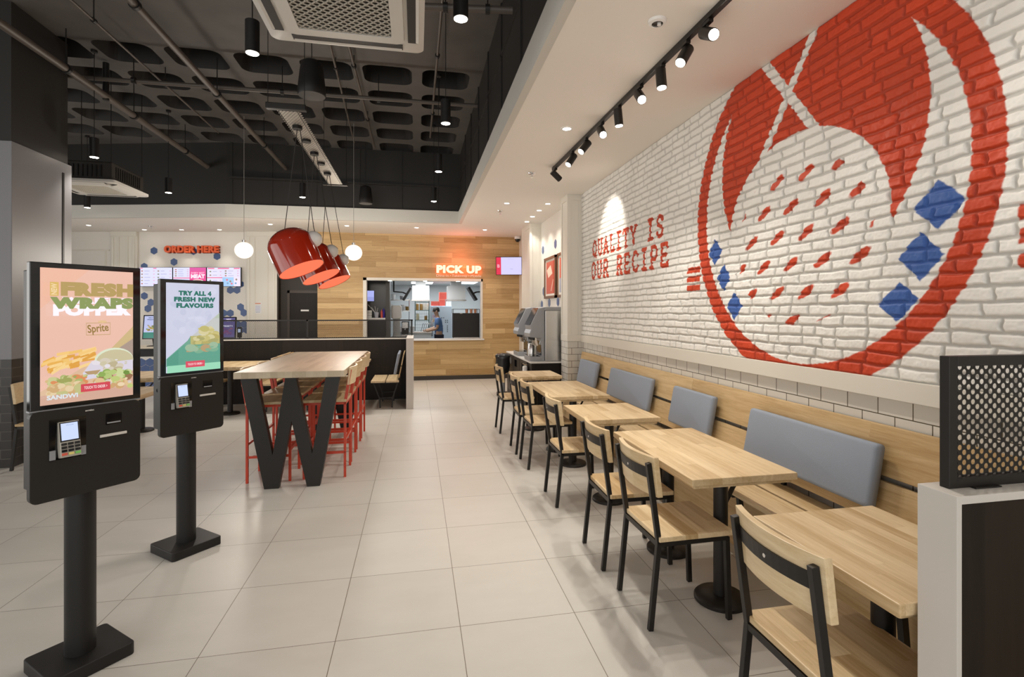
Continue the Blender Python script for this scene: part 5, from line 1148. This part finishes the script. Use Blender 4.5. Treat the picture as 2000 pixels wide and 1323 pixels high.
for k in range(5):
    r = empty('steel_tongs', (.12+k*.055,14.72,1.02), 0, 'leaning steel kitchen tools on the prep counter', 'utensil', 'tools on the prep counter'); MB().bar((0,0,0),(.05,0,.20), .014, .01).build('shaft', M_black, r); MB().cyl((.05,0,.20),(.06,0,.235), .014, 10).build('tip', M_chrome, r)
for k, (x, lb) in enumerate(((-.46,'left white tub on the prep counter'),(-.30,'white tub second from the left on the prep counter'),(-.12,'white tub beside the tools on the prep counter'))):
    r = empty('prep_tub', (x,14.70,1.02), 0, lb, 'tub', 'tubs on the prep counter'); MB().lathe([(.055,0),(.068,.12+.04*(k==1)),(.07,.13+.04*(k==1))], 18).build('tub', M_whiteplastic, r, smooth=True); MB().cyl((0,0,.13+.04*(k==1)),(0,0,.145+.04*(k==1)), .072, 18).build('lid', (M_grey, M_blue, M_grey)[k], r)

r = empty('side_counter', (-.42,14.0,0), 0, 'steel side counter below the left edge of the kitchen view', 'counter'); MB().box(-.20,.22,-.25,.30,.93,.96).build('worktop', M_steel, r); MB().box(-.18,.20,-.23,.28,.08,.93).build('cabinet', kw, r); MB().box(-.16,.18,-.2,.25,0,.08).build('plinth', M_black, r)
r = empty('coffee_machine', (-.30,13.97,.96), 0, 'dark machine with steel front on the side counter behind the mesh', 'machine'); MB().box(-.09,.09,-.12,.15,0,.36).build('body', M_black, r, bevel=.01); MB().box(-.075,.075,-.14,-.12,.18,.34).build('front', M_steel, r, bevel=.005); MB().cyl((0,-.15,.14),(0,-.15,.19), .02, 12).build('spout', M_chrome, r); MB().box(-.08,.08,-.18,-.12,0,.02).build('tray', M_chrome, r)
r = empty('wall_shelf', (-.45,16.2,1.60), 0, 'two tier steel shelf left of the kitchen hood', 'shelf')
for z in (0, .33): MB().box(-.45,.24,-.16,.16,z-.012,z+.012).build('tier', M_steel, r)
for x in (-.43,.22):
    for y in (-.14,.14): MB().cyl((x,y,-1.6),(x,y,.40), .012, 8).build('post', M_chrome, r)
for x, z, h, k, lb in ((-.78,.012,.17,0,'tall white tub at the left of the lower steel shelf'),(-.60,.012,.13,1,'grey tub on the lower steel shelf'),(-.42,.012,.16,0,'white tub in the middle of the lower steel shelf'),(-.29,.012,.12,2,'amber pot at the right of the lower steel shelf'),(-.70,.342,.15,0,'white tub on the upper steel shelf'),(-.45,.342,.11,1,'low grey tub on the upper steel shelf')):
    r = empty('shelf_tub', (x,16.15,1.60+z), 0, lb, 'tub', 'tubs on the steel shelf'); MB().lathe([(.050,0),(.06,h)], 16).build('tub', (M_whiteplastic, M_greym, jm[0])[k], r, smooth=True); MB().cyl((0,0,h),(0,0,h+.015), .062, 16).build('lid', (M_grey, M_whiteplastic, M_whiteplastic)[k], r)
# the cook
def skin(name, chain, edges, m, parent):
    me = bpy.data.meshes.new(name); me.from_pydata([c[0] for c in chain], edges, []); o = bpy.data.objects.new(name, me); COL.objects.link(o); me.materials.append(m)
    md = o.modifiers.new('skin', 'SKIN'); md.use_smooth_shade = True; sv = me.skin_vertices[0].data
    for i, (p, rr) in enumerate(chain): sv[i].radius = rr if isinstance(rr, tuple) else (rr, rr)
    sv[0].use_root = True; o.modifiers.new('sub', 'SUBSURF').levels = 1; o.modifiers['sub'].render_levels = 2; o.parent = parent; return o
r = empty('person', (.60,14.25,0), 0, 'person in a blue shirt working at the prep counter behind the window', 'person')
sk = mat('skin', (.50,.30,.20), .55); sh = mat('blue_shirt', (.10,.19,.40), .8); tw = mat('dark_trousers', (.02,.025,.05), .8)
body = [((0,0,.92),(.11,.14)),((0,0,1.12),(.10,.14)),((-.02,0,1.30),(.10,.15)),((-.04,0,1.42),(.055,.06)),((-.06,0,1.49),(.05,.05)),((-.08,0,1.56),(.085,.075)),((-.085,0,1.63),(.075,.07)),
 ((-.02,-.19,1.37),.05),((-.06,-.22,1.12),.042),((-.28,-.16,1.06),.034),((-.36,-.14,1.05),.028),((-.02,.19,1.37),.05),((-.08,.22,1.14),.042),((-.29,.12,1.08),.034),((-.37,.10,1.07),.028),
 ((0,-.10,.86),.085),((-.02,-.11,.48),.055),((.0,-.11,.08),.04),((-.12,-.12,.035),.035),((0,.10,.86),.085),((-.02,.11,.48),.055),((.0,.11,.08),.04),((-.12,.12,.035),.035)]
bo = skin('body', body, [(0,1),(1,2),(2,3),(3,4),(4,5),(5,6),(2,7),(7,8),(8,9),(9,10),(2,11),(11,12),(12,13),(13,14),(0,15),(15,16),(16,17),(17,18),(0,19),(19,20),(20,21),(21,22)], sk, r)
for s, (hx_, hy, hz) in ((-1,(-.36,-.14,1.05)),(1,(-.37,.10,1.07))):
    for k in range(4): MB().tube([(hx_-.01,hy-.027+k*.018,hz),(hx_-.05,hy-.03+k*.019,hz+.003),(hx_-.085+.008*abs(k-1.5),hy-.03+k*.019,hz-.014)], .008, 6).build('finger', sk, bo)
    MB().tube([(hx_,hy-s*.025,hz),(hx_-.035,hy-s*.045,hz-.01)], .009, 6).build('thumb', sk, bo)
skin('shirt', [((0,0,.90),(.135,.17)),((0,0,1.12),(.125,.165)),((-.02,0,1.30),(.12,.17)),((-.03,0,1.40),(.075,.09)),((-.02,-.195,1.37),.066),((-.05,-.22,1.20),.058),((-.02,.195,1.37),.066),((-.06,.22,1.22),.058)], [(0,1),(1,2),(2,3),(2,4),(4,5),(2,6),(6,7)], sh, r)
skin('trousers', [((0,0,.92),(.125,.16)),((0,-.10,.84),.10),((-.02,-.11,.48),.075),((.0,-.11,.11),.06),((0,.10,.84),.10),((-.02,.11,.48),.075),((.0,.11,.11),.06)], [(0,1),(1,2),(2,3),(0,4),(4,5),(5,6)], tw, r)
mb = MB(); mb.lathe([(.094,1.575),(.096,1.62),(.085,1.67),(.05,1.70),(.001,1.71)], 20, (-.075,0,0), cap=False); mb.build('hair', mat('hair_dark', (.02,.015,.012), .7), r, smooth='all')
MB().sphere((-.172,0,1.575), .016, 10, 8).build('nose', sk, r, smooth='all')
for s in (-1, 1): MB().sphere((-.155,s*.032,1.60), .010, 10, 8).build('eye', M_black, r, smooth='all'); MB().sphere((-.07,s*.088,1.585), .022, 10, 8, 1.3).build('ear', sk, r, smooth='all')
MB().box(-.166,-.160,-.022,.022,1.537,1.543).build('mouth', mat('lips', (.35,.14,.12), .5), r)
